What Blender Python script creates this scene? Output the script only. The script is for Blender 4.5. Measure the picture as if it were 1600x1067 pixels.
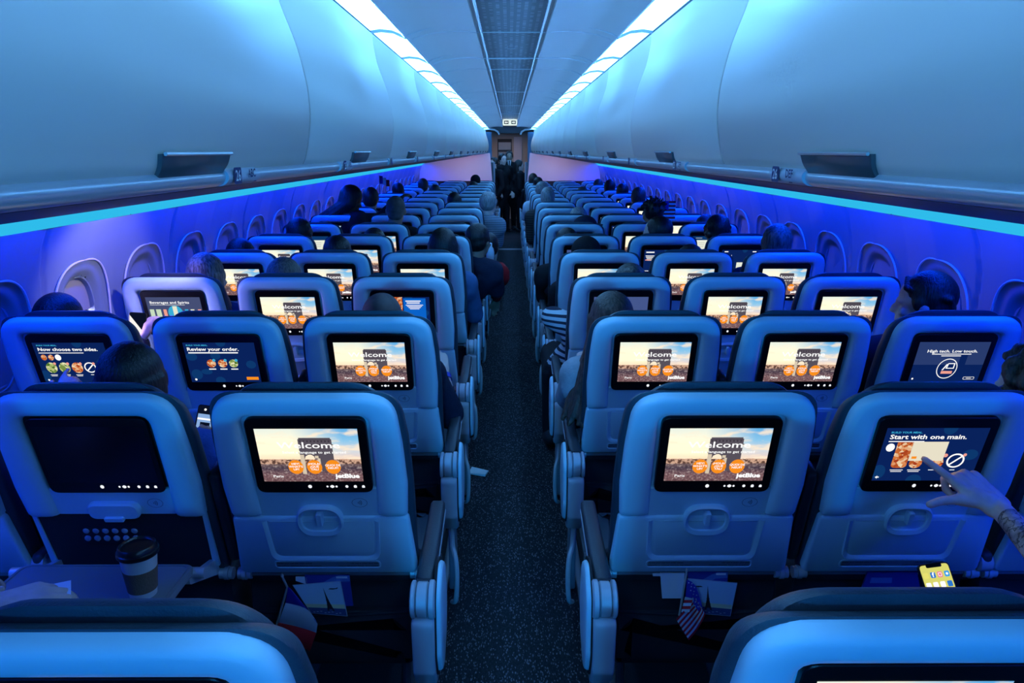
import bpy, bmesh, math, random
from math import sin, cos, pi, tan, atan, radians, sqrt
from mathutils import Vector, Matrix, noise
random.seed(7)
SC = bpy.context.scene
for _o in list(bpy.data.objects): bpy.data.objects.remove(_o)
COL = SC.collection

# ------------------------------------------------------------------ camera
CAMX, CAMZ = -0.010, 1.67
FPX = 1155.0; PITCH = radians(14.47)
cam_d = bpy.data.cameras.new('camera'); cam = bpy.data.objects.new('camera', cam_d); COL.objects.link(cam)
cam_d.sensor_width = 36; cam_d.lens = FPX/1600*36; cam_d.clip_start = .02
cam.location = (CAMX, 0, CAMZ); cam.rotation_euler = (pi/2-PITCH, 0, radians(-0.2))
SC.camera = cam
# ------------------------------------------------------------------ world, exposure
w = bpy.data.worlds.new('world'); SC.world = w; w.use_nodes = True
w.node_tree.nodes['Background'].inputs[0].default_value = (0.02, 0.05, 0.2, 1)
w.node_tree.nodes['Background'].inputs[1].default_value = 0.05
SC.view_settings.view_transform = 'Standard'; SC.view_settings.look = 'None'
SC.view_settings.gamma = 1; SC.view_settings.exposure = 0.0; SC.view_settings.use_curve_mapping = False
cy = SC.cycles
cy.max_bounces = 6; cy.diffuse_bounces = 4; cy.glossy_bounces = 3; cy.transmission_bounces = 3
cy.sample_clamp_indirect = 3.0; cy.use_denoising = True
cy.caustics_reflective = False; cy.caustics_refractive = False
YMIN, YEND, YBULK = -8.0, 19.0, 14.7     # cabin ends and bulkhead
ZC = CAMZ

def area(name, loc, size, color, power, rot, sy=None, spread=None):
    l = bpy.data.lights.new(name, 'AREA'); l.shape = 'RECTANGLE' if sy else 'SQUARE'
    l.size = size
    if sy: l.size_y = sy
    if spread: l.spread = spread
    l.color = color; l.energy = power
    o = bpy.data.objects.new(name, l); COL.objects.link(o); o.location = loc; o.rotation_euler = rot
    return o
# deep-blue LED wash lines along both window walls (under the overhead units, by the cyan strip)
for sx in (-1, 1):
    area('wall_wash_light', (sx*1.60, 4.85, 1.436), 19.5, (0.0, 0.03, 1.0), 150, (-sx*radians(4), 0, pi/2), sy=0.03)
# slim fill lamps added along both cove lips to brighten the ceiling
for sx in (-1, 1):
    area('cove_fill_light', (sx*.457, 5.3, ZC+.462), 22.6, (0.13, 0.42, 1.0), 190, (sx*radians(97), 0, pi/2), sy=.012, spread=radians(70))
# daylight at the one open window, left side between the second and third row
area('window_daylight', (-2.02, 3.02, 1.02), .40, (0.74, 0.56, 1.0), 22, (0, radians(-90), 0), sy=.40)
# reading lamp in the service unit by the lit window
_l = bpy.data.lights.new('reading_lamp', 'SPOT'); _l.energy = 12; _l.color = (1.0, .72, .85); _l.spot_size = radians(84); _l.spot_blend = .7; _l.shadow_soft_size = .02
_o = bpy.data.objects.new('reading_lamp', _l); COL.objects.link(_o); _o.location = (-1.22, 3.02, 1.462)
_o.rotation_euler = Vector((-.52, .14, -.30)).to_track_quat('-Z', 'Y').to_euler()
# warm-lavender wash on the bulkhead
for sx in (-1, 1):
    area('bulkhead_wash_light', (sx*1.0, 14.0, 1.50), 1.1, (0.72, 0.58, 1.0), 5.0, (radians(52), 0, 0), sy=.05)
area('aft_fill_light', (0, -7.7, 1.95), 1.5, (0.0, 0.33, 1.0), 520, (radians(78), 0, 0), sy=.16)  # unseen fill lamp behind the viewer, added to brighten the seat backs
area('galley_light', (-.1, 17.9, 2.08), .5, (1.0, .72, .55), 5, (0, 0, 0), sy=.3)

# ------------------------------------------------------------------ materials
def lin(h):
    if isinstance(h, str):
        c = [int(h[i:i+2], 16)/255 for i in (0, 2, 4)]
    else: c = [v/255 for v in h]
    return tuple(v/12.92 if v <= .04045 else ((v+.055)/1.055)**2.4 for v in c)+(1,)
MAT = {}
def mat(name, col=(.5, .5, .5), rough=.5, metal=0, spec=.5, bump=None, var=None, coat=0):
    """bump=(scale,strength[,stretch]), var=(scale, amount)"""
    if name in MAT: return MAT[name]
    m = bpy.data.materials.new(name); m.use_nodes = True; n = m.node_tree.nodes; l = m.node_tree.links
    b = n['Principled BSDF']
    c = tuple(col)+((1,) if len(col) == 3 else ())
    b.inputs['Base Color'].default_value = c; b.inputs['Roughness'].default_value = rough
    b.inputs['Metallic'].default_value = metal; b.inputs['Specular IOR Level'].default_value = spec
    b.inputs['Coat Weight'].default_value = coat
    if bump or var:
        tc = n.new('ShaderNodeTexCoord')
    if bump:
        src = tc.outputs['Object']
        mp = n.new('ShaderNodeMapping'); l.new(src, mp.inputs[0])
        if len(bump) > 2: mp.inputs['Scale'].default_value = bump[2]
        t = n.new('ShaderNodeTexNoise'); t.inputs['Scale'].default_value = bump[0]; t.inputs['Detail'].default_value = 3
        l.new(mp.outputs[0], t.inputs['Vector'])
        bp = n.new('ShaderNodeBump'); bp.inputs['Strength'].default_value = bump[1]; bp.inputs['Distance'].default_value = .004
        l.new(t.outputs['Fac'], bp.inputs['Height']); l.new(bp.outputs[0], b.inputs['Normal'])
    if var:
        mp2 = n.new('ShaderNodeMapping'); l.new(tc.outputs['Object'], mp2.inputs[0])
        if len(var) > 2: mp2.inputs['Scale'].default_value = var[2]
        t2 = n.new('ShaderNodeTexNoise'); t2.inputs['Scale'].default_value = var[0]; t2.inputs['Detail'].default_value = 4
        l.new(mp2.outputs[0], t2.inputs['Vector'])
        r = n.new('ShaderNodeValToRGB'); r.color_ramp.elements[0].position = .35; r.color_ramp.elements[1].position = .65
        k = var[1]
        r.color_ramp.elements[0].color = tuple(max(0, v*(1-k)) for v in c[:3])+(1,)
        r.color_ramp.elements[1].color = tuple(min(1, v*(1+k)) for v in c[:3])+(1,)
        l.new(t2.outputs['Fac'], r.inputs[0]); l.new(r.outputs[0], b.inputs['Base Color'])
    MAT[name] = m
    return m
def emit(name, col, s=1.0):
    if name in MAT: return MAT[name]
    m = bpy.data.materials.new(name); m.use_nodes = True; n = m.node_tree.nodes; l = m.node_tree.links
    n.remove(n['Principled BSDF']); e = n.new('ShaderNodeEmission'); e.inputs[0].default_value = tuple(col)[:3]+(1,); e.inputs[1].default_value = s
    l.new(e.outputs[0], n['Material Output'].inputs[0]); MAT[name] = m
    return m
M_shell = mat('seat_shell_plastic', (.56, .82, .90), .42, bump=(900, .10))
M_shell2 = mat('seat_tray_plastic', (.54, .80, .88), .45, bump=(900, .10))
M_leather = mat('dark_grey_leather', (.035, .055, .075), .45, bump=(260, .25), var=(6, .12))
M_thread = mat('stitch_thread', (.16, .18, .2), .7)
M_fabric = mat('dark_seat_fabric', (.020, .022, .028), .8, bump=(500, .4))
M_black = mat('black_gloss', (.004, .004, .005), .32, spec=.35)
M_metal = mat('brushed_metal', (.75, .78, .8), .3, metal=.35)
M_armpl = mat('armrest_plastic', (.50, .53, .57), .4)
M_pad = mat('armrest_pad', (.035, .042, .055), .5, bump=(300, .2))
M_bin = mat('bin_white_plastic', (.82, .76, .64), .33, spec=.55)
M_lip = mat('bin_lip_plastic', (.38, .40, .43), .55, bump=(800, .1))
M_latch = mat('latch_grey', (.09, .12, .13), .3, metal=.3)
M_latchrim = mat('latch_rim', (.55, .6, .62), .3, metal=.5)
M_gap = mat('dark_gap', (.01, .01, .013), .8)
M_rail = mat('silver_rail', (.62, .64, .68), .30, metal=.35)
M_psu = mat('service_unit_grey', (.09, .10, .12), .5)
M_wall = mat('sidewall_plastic', (.20, .29, .35), .42)
M_shade = mat('window_shade', (.30, .34, .38), .45)
M_ceil = mat('ceiling_plastic', (.84, .86, .88), .36)
M_ceilrib = mat('ceiling_rib', (.80, .82, .85), .3)
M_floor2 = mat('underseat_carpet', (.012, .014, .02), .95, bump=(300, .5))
M_track = mat('track_cover', (.22, .25, .29), .5)
M_white = mat('white_paper', (.88, .88, .88), .7)
M_bulk = mat('bulkhead_panel', (.62, .56, .62), .5)
M_dark = mat('dark_panel', (.02, .02, .026), .6)
M_curtain = mat('curtain_cloth', (.28, .36, .42), .8)
E_white = emit('icon_glow', (.9, .93, 1), 1.0)

# ------------------------------------------------------------------ mesh helpers
class MB:
    def __init__(s, T=None): s.v = []; s.f = []; s.m = []; s.T = T
    def add(s, vs, fs, mi=0, T=None):
        b = len(s.v); T = T or s.T
        s.v += [tuple(T(*p)) if T else tuple(p) for p in vs]
        s.f += [tuple(i+b for i in f) for f in fs]; s.m += [mi]*len(fs)
    def loops(s, rings, closed=True, cap0=True, cap1=True, mi=0, T=None):
        n = len(rings[0]); vs = [p for r in rings for p in r]; fs = []
        for i in range(len(rings)-1):
            for j in range(n if closed else n-1):
                a = i*n+j; b = i*n+(j+1) % n
                fs.append((a, b, b+n, a+n))
        if cap0: fs.append(tuple(range(n))[::-1])
        if cap1: fs.append(tuple((len(rings)-1)*n+k for k in range(n)))
        s.add(vs, fs, mi, T)
    def prism(s, out, prof, mi=0, T=None, cap0=True, cap1=True):
        s.loops([[(x, y, c) for x, y in inset(out, i)] for i, c in prof], True, cap0, cap1, mi, T)
    def ring(s, o, i, c0, c1, mi=0, T=None):
        s.loops([[(x, y, c0) for x, y in o], [(x, y, c1) for x, y in o], [(x, y, c1) for x, y in i], [(x, y, c0) for x, y in i], [(x, y, c0) for x, y in o]], True, False, False, mi, T)
    def box(s, x0, x1, y0, y1, z0, z1, mi=0, T=None):
        s.add([(x0, y0, z0), (x1, y0, z0), (x1, y1, z0), (x0, y1, z0), (x0, y0, z1), (x1, y0, z1), (x1, y1, z1), (x0, y1, z1)],
              [(3, 2, 1, 0), (4, 5, 6, 7), (0, 1, 5, 4), (1, 2, 6, 5), (2, 3, 7, 6), (3, 0, 4, 7)], mi, T)
    def rbox(s, x0, x1, y0, y1, z0, z1, r=.01, mi=0, T=None):
        o = rrect((x0+x1)/2, (y0+y1)/2, x1-x0, y1-y0, min(r*1.5, (x1-x0)/2.01, (y1-y0)/2.01))
        s.prism(o, [(r*.9, z0), (r*.3, z0+r*.3), (0, z0+r), (0, z1-r), (r*.3, z1-r*.3), (r*.9, z1)], mi, T)
    def tube(s, pts, r, n=10, mi=0, T=None, cap=True):
        P = [Vector(p) for p in pts]; rs = r if isinstance(r, (list, tuple)) else [r]*len(P); rings = []
        prev = None
        for i, p in enumerate(P):
            d = (P[min(i+1, len(P)-1)]-P[max(i-1, 0)])
            if d.length < 1e-9: d = Vector((0, 0, 1))
            d.normalize()
            if prev is None:
                u = d.orthogonal().normalized()
            else:
                u = (prev-d*prev.dot(d));
                u = u.normalized() if u.length > 1e-6 else d.orthogonal().normalized()
            prev = u; v = d.cross(u)
            rings.append([tuple(p+(u*cos(2*pi*k/n)+v*sin(2*pi*k/n))*rs[i]) for k in range(n)])
        s.loops(rings, True, cap, cap, mi, T)
    def ell(s, c, r, n=14, m=9, mi=0, R=None, T=None):
        vs = []; c = Vector(c)
        for i in range(1, m):
            t = pi*i/m
            for k in range(n):
                a = 2*pi*k/n; p = Vector((r[0]*sin(t)*cos(a), r[1]*sin(t)*sin(a), r[2]*cos(t)))
                vs.append(tuple(c+(R @ p if R else p)))
        p = Vector((0, 0, r[2])); vs.append(tuple(c+(R @ p if R else p))); vs.append(tuple(c-(R @ p if R else p)))
        top = len(vs)-2; fs = []
        for i in range(m-2):
            for k in range(n): a = i*n+k; b = i*n+(k+1) % n; fs.append((a, a+n, b+n, b))
        for k in range(n): fs.append((top, k, (k+1) % n)); b = (m-2)*n; fs.append((top+1, b+(k+1) % n, b+k))
        s.add(vs, fs, mi, T)
    def cap(s, p0, r0, p1, r1, n=12, mi=0):
        p0 = Vector(p0); p1 = Vector(p1); d = p1-p0; L = d.length
        if L < 1e-6: s.ell(p0, (r0,)*3, n, 8, mi); return
        d /= L; pts = []; rs = []
        for k in range(4): t = pi/2*k/3.5 if k else .12; pts.append(p0-d*r0*cos(t)); rs.append(max(r0*sin(t), .0004))
        pts.append(p0); rs.append(r0); pts.append(p1); rs.append(r1)
        for k in (3, 2, 1, 0): t = pi/2*k/3.5 if k else .12; pts.append(p1+d*r1*cos(t)); rs.append(max(r1*sin(t), .0004))
        s.tube(pts, rs, n, mi)
    def text(s, txt, x, y, size, c, mi=0, T=None, align='LEFT', bold=0.0, sy=1.0):
        cu = bpy.data.curves.new('t', 'FONT'); cu.body = txt; cu.size = size; cu.align_x = align; cu.resolution_u = 2; cu.offset = bold
        o = bpy.data.objects.new('t', cu); COL.objects.link(o); bpy.context.view_layer.update()
        me = o.to_mesh(); vs = [(v.co.x+x, v.co.y*sy+y, c) for v in me.vertices]; fs = [tuple(p.vertices) for p in me.polygons]
        o.to_mesh_clear(); bpy.data.objects.remove(o); bpy.data.curves.remove(cu)
        s.add(vs, fs, mi, T)
    def disc(s, x, y, rx, ry, c, mi=0, T=None, n=20):
        s.add([(x+rx*cos(2*pi*k/n), y+ry*sin(2*pi*k/n), c) for k in range(n)], [tuple(range(n))], mi, T)
    def rect(s, x0, x1, y0, y1, c, mi=0, T=None):
        s.add([(x0, y0, c), (x1, y0, c), (x1, y1, c), (x0, y1, c)], [(0, 1, 2, 3)], mi, T)
    def mesh(s, name, mats, angle=38, recalc=True):
        me = bpy.data.meshes.new(name); me.from_pydata(s.v, [], s.f)
        for m in (mats if isinstance(mats, (list, tuple)) else [mats]): me.materials.append(m)
        me.polygons.foreach_set('material_index', s.m)
        if recalc:
            b = bmesh.new(); b.from_mesh(me); bmesh.ops.recalc_face_normals(b, faces=b.faces); b.to_mesh(me); b.free()
        me.polygons.foreach_set('use_smooth', [True]*len(me.polygons))
        if angle < 180: me.set_sharp_from_angle(angle=radians(angle))
        me.update(); return me
    def build(s, name, mats, parent=None, angle=38, recalc=True, **kw):
        return obj(name, s.mesh(name, mats, angle, recalc), parent, **kw)
def obj(name, me, parent=None, **kw):
    o = bpy.data.objects.new(name, me); COL.objects.link(o)
    if parent: o.parent = parent
    for k, v in kw.items(): o[k] = v
    return o
def empty(name, loc=(0, 0, 0), rz=0, **kw):
    o = bpy.data.objects.new(name, None); COL.objects.link(o); o.location = loc; o.rotation_euler[2] = rz; o.empty_display_size = .1
    for k, v in kw.items(): o[k] = v
    return o
def tag(o, label, cat, group=None):
    o['label'] = label; o['category'] = cat
    if group: o['group'] = group
    return o
def struct(o): o['kind'] = 'structure'; return o
def inset(out, d):
    if abs(d) < 1e-9: return list(out)
    n = len(out); res = []
    A = sum(out[i][0]*out[(i+1) % n][1]-out[(i+1) % n][0]*out[i][1] for i in range(n)); sg = 1 if A > 0 else -1
    for i in range(n):
        p = Vector(out[i-1]); q = Vector(out[i]); r = Vector(out[(i+1) % n])
        a = (q-p); b = (r-q)
        a = a.normalized() if a.length > 1e-9 else b.normalized(); b = b.normalized() if b.length > 1e-9 else a
        na = Vector((-a.y, a.x))*sg; nb = Vector((-b.y, b.x))*sg; m = na+nb
        if m.length < 1e-6: m = na
        m.normalize(); k = max(.4, m.dot(na)); q2 = q+m*d/k; res.append((q2.x, q2.y))
    return res
def rpoly(pts, rad, n=6):
    out = []; N = len(pts)
    for i in range(N):
        p = Vector(pts[i-1]); q = Vector(pts[i]); r = Vector(pts[(i+1) % N]); R = rad[i] if isinstance(rad, (list, tuple)) else rad
        if R <= 0: out.append(tuple(q)); continue
        a = (p-q); b = (r-q); la = a.length; lb = b.length; a.normalize(); b.normalize()
        ang = a.angle(b); t = min(R/tan(ang/2), la*.48, lb*.48)
        A = q+a*t; B = q+b*t
        for k in range(n+1):
            u = k/n; out.append(tuple(A*(1-u)**2+q*2*u*(1-u)+B*u*u))
    return out
def rrect(cx, cy, w, h, r, n=5): return rpoly([(cx-w/2, cy-h/2), (cx+w/2, cy-h/2), (cx+w/2, cy+h/2), (cx-w/2, cy+h/2)], r, n)
def catmull(pts, k=5):
    P = [Vector(p) for p in pts]; out = []
    for i in range(len(P)-1):
        a = P[max(i-1, 0)]; b = P[i]; c = P[i+1]; d = P[min(i+2, len(P)-1)]
        for j in range(k):
            t = j/k; out.append(tuple(.5*((2*b)+(c-a)*t+(2*a-5*b+4*c-d)*t*t+(3*b-3*c+d-a)*t**3)))
    out.append(tuple(P[-1])); return out
def smooth(a, b, x):
    t = min(1, max(0, (x-a)/(b-a))); return t*t*(3-2*t)
def PX(x, y, d):
    """world point seen at photo pixel (x, y) at distance d ahead of the viewer"""
    u = x-796; v = (533.5-y)/FPX
    al = math.atan(v)-PITCH; H = d*tan(al); zc = d*cos(PITCH)-H*sin(PITCH)
    return Vector((CAMX+u/FPX*zc, d, CAMZ+H))
ORD = ['nearest', 'first', 'second', 'third', 'fourth', 'fifth', 'sixth', 'seventh', 'eighth', 'ninth', 'tenth', 'eleventh', 'twelfth',
       'thirteenth', 'fourteenth', 'fifteenth', 'sixteenth', 'seventeenth', 'eighteenth', 'nineteenth', 'twentieth',
       'twenty-first', 'twenty-second', 'twenty-third', 'twenty-fourth', 'twenty-fifth', 'twenty-sixth', 'twenty-seventh', 'twenty-eighth', 'twenty-ninth', 'thirtieth']
# ================================================================== THE CABIN SHELL
def zz(H): return ZC+H
# --- floor: aisle carpet with speckles, dark carpet under the seats
def carpet_mat():
    m = bpy.data.materials.new('aisle_carpet'); m.use_nodes = True; n = m.node_tree.nodes; l = m.node_tree.links
    b = n['Principled BSDF']; b.inputs['Roughness'].default_value = .95; b.inputs['Specular IOR Level'].default_value = .1
    tc = n.new('ShaderNodeTexCoord'); mp = n.new('ShaderNodeMapping'); mp.inputs['Scale'].default_value = (330, 120, 1)
    l.new(tc.outputs['Object'], mp.inputs[0])
    t = n.new('ShaderNodeTexVoronoi'); t.inputs['Scale'].default_value = 1; l.new(mp.outputs[0], t.inputs['Vector'])
    sx = n.new('ShaderNodeSeparateColor'); l.new(t.outputs['Color'], sx.inputs[0])
    r = n.new('ShaderNodeValToRGB'); r.color_ramp.interpolation = 'CONSTANT'
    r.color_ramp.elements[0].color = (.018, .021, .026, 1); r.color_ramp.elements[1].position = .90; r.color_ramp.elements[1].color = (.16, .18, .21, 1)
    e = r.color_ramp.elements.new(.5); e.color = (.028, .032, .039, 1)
    l.new(sx.outputs[0], r.inputs[0]); l.new(r.outputs[0], b.inputs['Base Color'])
    bp = n.new('ShaderNodeBump'); bp.inputs['Strength'].default_value = .6; bp.inputs['Distance'].default_value = .003
    l.new(sx.outputs[1], bp.inputs['Height']); l.new(bp.outputs[0], b.inputs['Normal'])
    return m
b = MB()
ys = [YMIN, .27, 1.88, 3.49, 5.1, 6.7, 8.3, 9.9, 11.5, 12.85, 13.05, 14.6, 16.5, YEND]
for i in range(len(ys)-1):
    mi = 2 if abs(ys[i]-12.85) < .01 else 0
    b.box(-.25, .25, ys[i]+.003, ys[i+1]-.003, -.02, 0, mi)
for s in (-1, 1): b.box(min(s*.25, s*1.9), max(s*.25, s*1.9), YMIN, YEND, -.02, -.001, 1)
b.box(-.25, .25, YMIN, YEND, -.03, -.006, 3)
struct(b.build('floor', [carpet_mat(), M_floor2, M_track, M_gap]))
# seat-track cover strips beside the aisle
for i, s in enumerate((-1, 1)):
    b = MB(); b.prism([(s*.255, .0), (s*.283, .0), (s*.283, .012), (s*.276, .017), (s*.262, .017), (s*.255, .012)], [(0, YMIN), (0, YBULK)], T=lambda x, z, y: (x, y, z))
    struct(b.build('trim_%d' % (i+1), M_track))

# --- window walls
WIN0, WDY, NWIN = 1.40, .545, 24
WALLP = [(1.62, -.235), (1.685, -.262), (1.70, -.277), (1.735, -.36), (1.768, -.48), (1.785, -.62), (1.79, -.78), (1.775, -1.0), (1.73, -1.3), (1.64, -1.67)]
WALLC = catmull(WALLP[2:], 14)
OPENW = 3   # index of the open window (y = WIN0+3*WDY)
def wallx(z):
    H = z-ZC
    for i in range(len(WALLC)-1):
        if WALLC[i][1] >= H >= WALLC[i+1][1]:
            t = (WALLC[i][1]-H)/(WALLC[i][1]-WALLC[i+1][1]); return WALLC[i][0]*(1-t)+WALLC[i+1][0]*t
    return WALLC[-1][0]
def wall_disp(y, z):
    k = round((y-WIN0)/WDY); dy = y-(WIN0+k*WDY); dz = z-1.0
    # wide tapering fan above each window, meeting the neighbour in a crease
    lean = .12*max(0, z-1.12)
    d = .016*abs(dy)/(WDY/2)*smooth(.75, 1.1, z)
    e = (abs(dy/.205)**2.6+abs((dz+(.05 if dz < 0 else 0))/(.235 if dz > 0 else .33))**2.6)**(1/2.6)
    out = .006*(1-smooth(.93, .98, e))               # shallow field inside ring
    e2 = (abs(dy/.150)**2.4+abs(dz/.195)**2.4)**(1/2.4)
    out += .022*(1-smooth(.78, 1.02, e2))            # window well
    # long curved panel seam every second window
    ks = math.floor((y-WIN0)/(2*WDY)+.25); ysm = WIN0+(ks)*2*WDY+WDY*.5+ .25*max(0, 1.38-z)**1.5
    seam = .012*math.exp(-((y-ysm)/.006)**2)
    return d+out+seam
zs = [zz(p[1]) for p in WALLC]
zfine = []
z = zs[0]
while z > .62: zfine.append(z); z -= .0125
zfine += [.6, .5, .4, .3, .2, .1, 0]
yg = []; y = .3
while y < YBULK: yg.append(y); y += (.0125 if y < 7 else .025)
yg = [YMIN, -.5]+yg+[YBULK, YEND]
for i, (nm, s) in enumerate((('wall_left', -1), ('wall_right', 1))):
    vs = []; fs = []; nz = len(zfine)
    for y in yg:
        for z in zfine:
            dd = wall_disp(y, z) if (.3 <= y <= YBULK-.1 and z > .55) else 0
            vs.append((s*(wallx(z)+dd), y, z))
    yo = WIN0+OPENW*WDY
    for a in range(len(yg)-1):
        for c in range(nz-1):
            if s < 0 and abs((yg[a]+yg[a+1])/2-yo)**2.4/.118**2.4+abs((zfine[c]+zfine[c+1])/2-1.0)**2.4/.163**2.4 < 1: continue
            q = a*nz+c; fs.append((q, q+1, q+nz+1, q+nz))
    b = MB(); b.add(vs, fs); struct(b.build(nm, M_wall, angle=180, recalc=False))
# windows: frame ring, shade (parts)
def win_frame():
    f = MB(T=lambda y, z, x: (x, y, z))
    o = [(.125*math.copysign(abs(cos(t))**.8, cos(t)), .172*math.copysign(abs(sin(t))**.8, sin(t))) for t in [2*pi*k/40 for k in range(40)]]
    i_ = inset(o, .017); f.loops([[(a, c, .004) for a, c in o], [(a, c, -.006) for a, c in inset(o, .004)], [(a, c, -.006) for a, c in inset(o, .013)], [(a, c, .02) for a, c in i_]], True, False, False)
    sh = MB(T=lambda y, z, x: (x, y, z)); sh.prism(inset(o, .006), [(0, .008), (0, .002), (.002, .0)])
    gr = MB(T=lambda y, z, x: (x, y, z)); gr.rbox(-.05, .05, -.152, -.142, -.002, .010, .003)
    half = MB(T=lambda y, z, x: (x, y, z)); top = [(a, max(c, .01)) for a, c in inset(o, .006)]; half.prism(top, [(0, .016), (0, .012)])
    return f, sh, gr, half
f_, sh_, gr_, half_ = win_frame()
mf = f_.mesh('window_frame', M_wall); ms = sh_.mesh('window_shade', M_shade); mg = gr_.mesh('shade_grip', M_shade); mh = half_.mesh('half_shade', M_shade)
def ring_mesh():
    b = MB(); P = []
    for k in range(41):
        t = pi*(-.22+1.44*k/40); y = .205*math.copysign(abs(cos(t))**.77, cos(t)); z = 1.0+(.235 if sin(t) > 0 else .33)*math.copysign(abs(sin(t))**.77, sin(t))
        P.append((wallx(z)+.004, y, z-1.0))
    b.tube([(x-(wallx(1.0)+.026), y, z) for x, y, z in P], .0045, 8); return b.mesh('surround_ring', mat('ring_plastic', (.80, .82, .85), .35))
mr_ = ring_mesh()
wn = 0
for s in (-1, 1):
    for k in range(NWIN):
        y = WIN0+k*WDY
        wn += 1
        x = s*(wallx(1.0)+.026)
        if k == OPENW and s < 0:
            e = empty('window_%d' % wn, (x, y, 1.0)); struct(e); e.rotation_euler[2] = pi if s < 0 else 0; obj('surround_ring', mr_, e)
            obj('window_frame', mf, e); obj('window_shade', mh, e)
            g = MB(T=lambda y, z, x: (x, y, z)); g.prism([(.11*cos(2*pi*t/30), .155*sin(2*pi*t/30)) for t in range(30)], [(0, .024), (0, .026)])
            gm = bpy.data.materials.new('pane_plastic'); gm.use_nodes = True; nn = gm.node_tree.nodes; nn.remove(nn['Principled BSDF'])
            tr = nn.new('ShaderNodeBsdfTransparent'); tr.inputs[0].default_value = (.92, .94, .97, 1); gl = nn.new('ShaderNodeBsdfGlossy'); gl.inputs['Roughness'].default_value = .05
            mx = nn.new('ShaderNodeMixShader'); mx.inputs[0].default_value = .06
            for a_, b_ in ((tr.outputs[0], mx.inputs[1]), (gl.outputs[0], mx.inputs[2]), (mx.outputs[0], nn['Material Output'].inputs[0])): gm.node_tree.links.new(a_, b_)
            g.build('window_pane', gm, e)
        else:
            e = empty('window_%d' % wn, (x, y, 1.0)); struct(e); e.rotation_euler[2] = pi if s < 0 else 0; obj('surround_ring', mr_, e)
            obj('window_frame', mf, e); obj('window_shade', ms, e); obj('shade_grip', mg, e)

# --- service units under the bins: rail, dark underside, cyan light strip
E_cyan = emit('cyan_led_cover', (.028, .50, .83), 1.0)
RAILP = catmull([(.480, -.024), (.463, -.030), (.457, -.040), (.463, -.051), (.480, -.056), (.52, -.060)], 4)
ti = 3
for s in (-1, 1):
    b = MB(); b.loops([[(s*x, y, zz(H)) for x, H in RAILP] for y in (YMIN, YBULK+.1)], False, False, False)
    struct(b.build('trim_%d' % ti, M_rail, recalc=False)); ti += 1
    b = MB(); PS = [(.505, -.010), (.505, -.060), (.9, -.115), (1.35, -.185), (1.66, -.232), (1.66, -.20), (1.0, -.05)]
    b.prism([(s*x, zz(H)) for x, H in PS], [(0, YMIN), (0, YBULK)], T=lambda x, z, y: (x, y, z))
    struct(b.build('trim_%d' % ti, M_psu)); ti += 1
    # cyan strip in lengths with dark joints
    yj = [YMIN, .2, 1.8, 3.35, 5.0, 6.6, 8.2, 9.8, 11.4, 13.0, YBULK]
    for j in range(len(yj)-1):
        b = MB(); q = [(s*1.640, zz(-.231)), (s*1.662, zz(-.2385)), (s*1.690, zz(-.262)), (s*1.705, zz(-.277)), (s*1.712, zz(-.262)), (s*1.66, zz(-.222))]
        b.prism(q, [(0, yj[j]+.006), (0, yj[j+1]-.006)], T=lambda x, z, y: (x, y, z))
        o = b.build('wall_light_strip', E_cyan)
        tag(o, '%s length from the viewer of the cyan light strip along the %s wall' % (ORD[j+1], 'left' if s < 0 else 'right'), 'light strip', 'cyan wall light strips')
    b = MB(); b.loops([[(s*x, y, zz(H)) for x, H in ((1.66, -.20), (1.72, -.255), (1.735, -.30))] for y in (YMIN, YBULK)], False, False, False)
    struct(b.build('trim_%d' % ti, M_gap, recalc=False)); ti += 1

# --- overhead bins
BINP = catmull([(.492, -.036), (.470, -.034), (.459, -.022), (.4535, -.004), (.448, .018), (.441, .062), (.440, .100), (.444, .145), (.460, .218), (.488, .300), (.498, .350), (.502, .380), (.502, .406)], 5)
BINO = BINP+[(.54, .41), (1.1, .40), (1.45, .15), (1.62, -.12), (1.55, -.16), (.62, -.02)]
BL = 1.19; B0 = .485-BL*2
def binmesh(s, L):
    b = MB()
    o = [(s*x, H) for x, H in BINO]; g = .0035
    b.prism(o, [(.007, g), (.002, g+.002), (0, g+.007), (0, L-g-.007), (.002, L-g-.002), (.007, L-g)], T=lambda x, z, y: (x, y, zz(z)))
    return b.mesh('overhead_bin', [M_bin])
def latchmesh(s):
    P = [p for p in BINP if -.036 < p[1] < -.003][1:]
    b = MB(); c = BL*.5; n = len(P)
    rows = []
    for off, e in ((0, 0), (.007, 0), (.009, .004)):
        for x, H in P:
            pass
    def ring(off, e):
        r = []
        for i, (x, H) in enumerate(P):
            t = i/(n-1); y0 = c-.105-.012*t+e; r.append((s*(x-off*(1 if H > -.03 else .3)), y0, zz(H-(off if H < -.03 else 0))))
        for i in range(n-1, -1, -1):
            x, H = P[i]; t = i/(n-1); y1 = c+.105+.012*t-e; r.append((s*(x-off*(1 if H > -.03 else .3)), y1, zz(H-(off if H < -.03 else 0))))
        return r
    R = [ring(-.002, 0), ring(.006, 0), ring(.008, .003)]
    m = len(R[0]); vs = [p for r in R for p in r]; fs = []
    for i in range(2):
        for j in range(m): a = i*m+j; d = i*m+(j+1) % m; fs.append((a, d, d+m, a+m))
    for i in range(n-1): a = 2*m+i; fs.append((a, a+1, 2*m+(2*n-2-i), 2*m+(2*n-1-i)))
    b.add(vs, fs)
    # bright upper rim
    x, H = P[-1]; b.tube([(s*(x-.009), c-.115, zz(H)), (s*(x-.009), c+.115, zz(H))], .0028, 6, 1)
    return b.mesh('bin_latch', [M_latch, M_latchrim])
NB = 15
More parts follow.
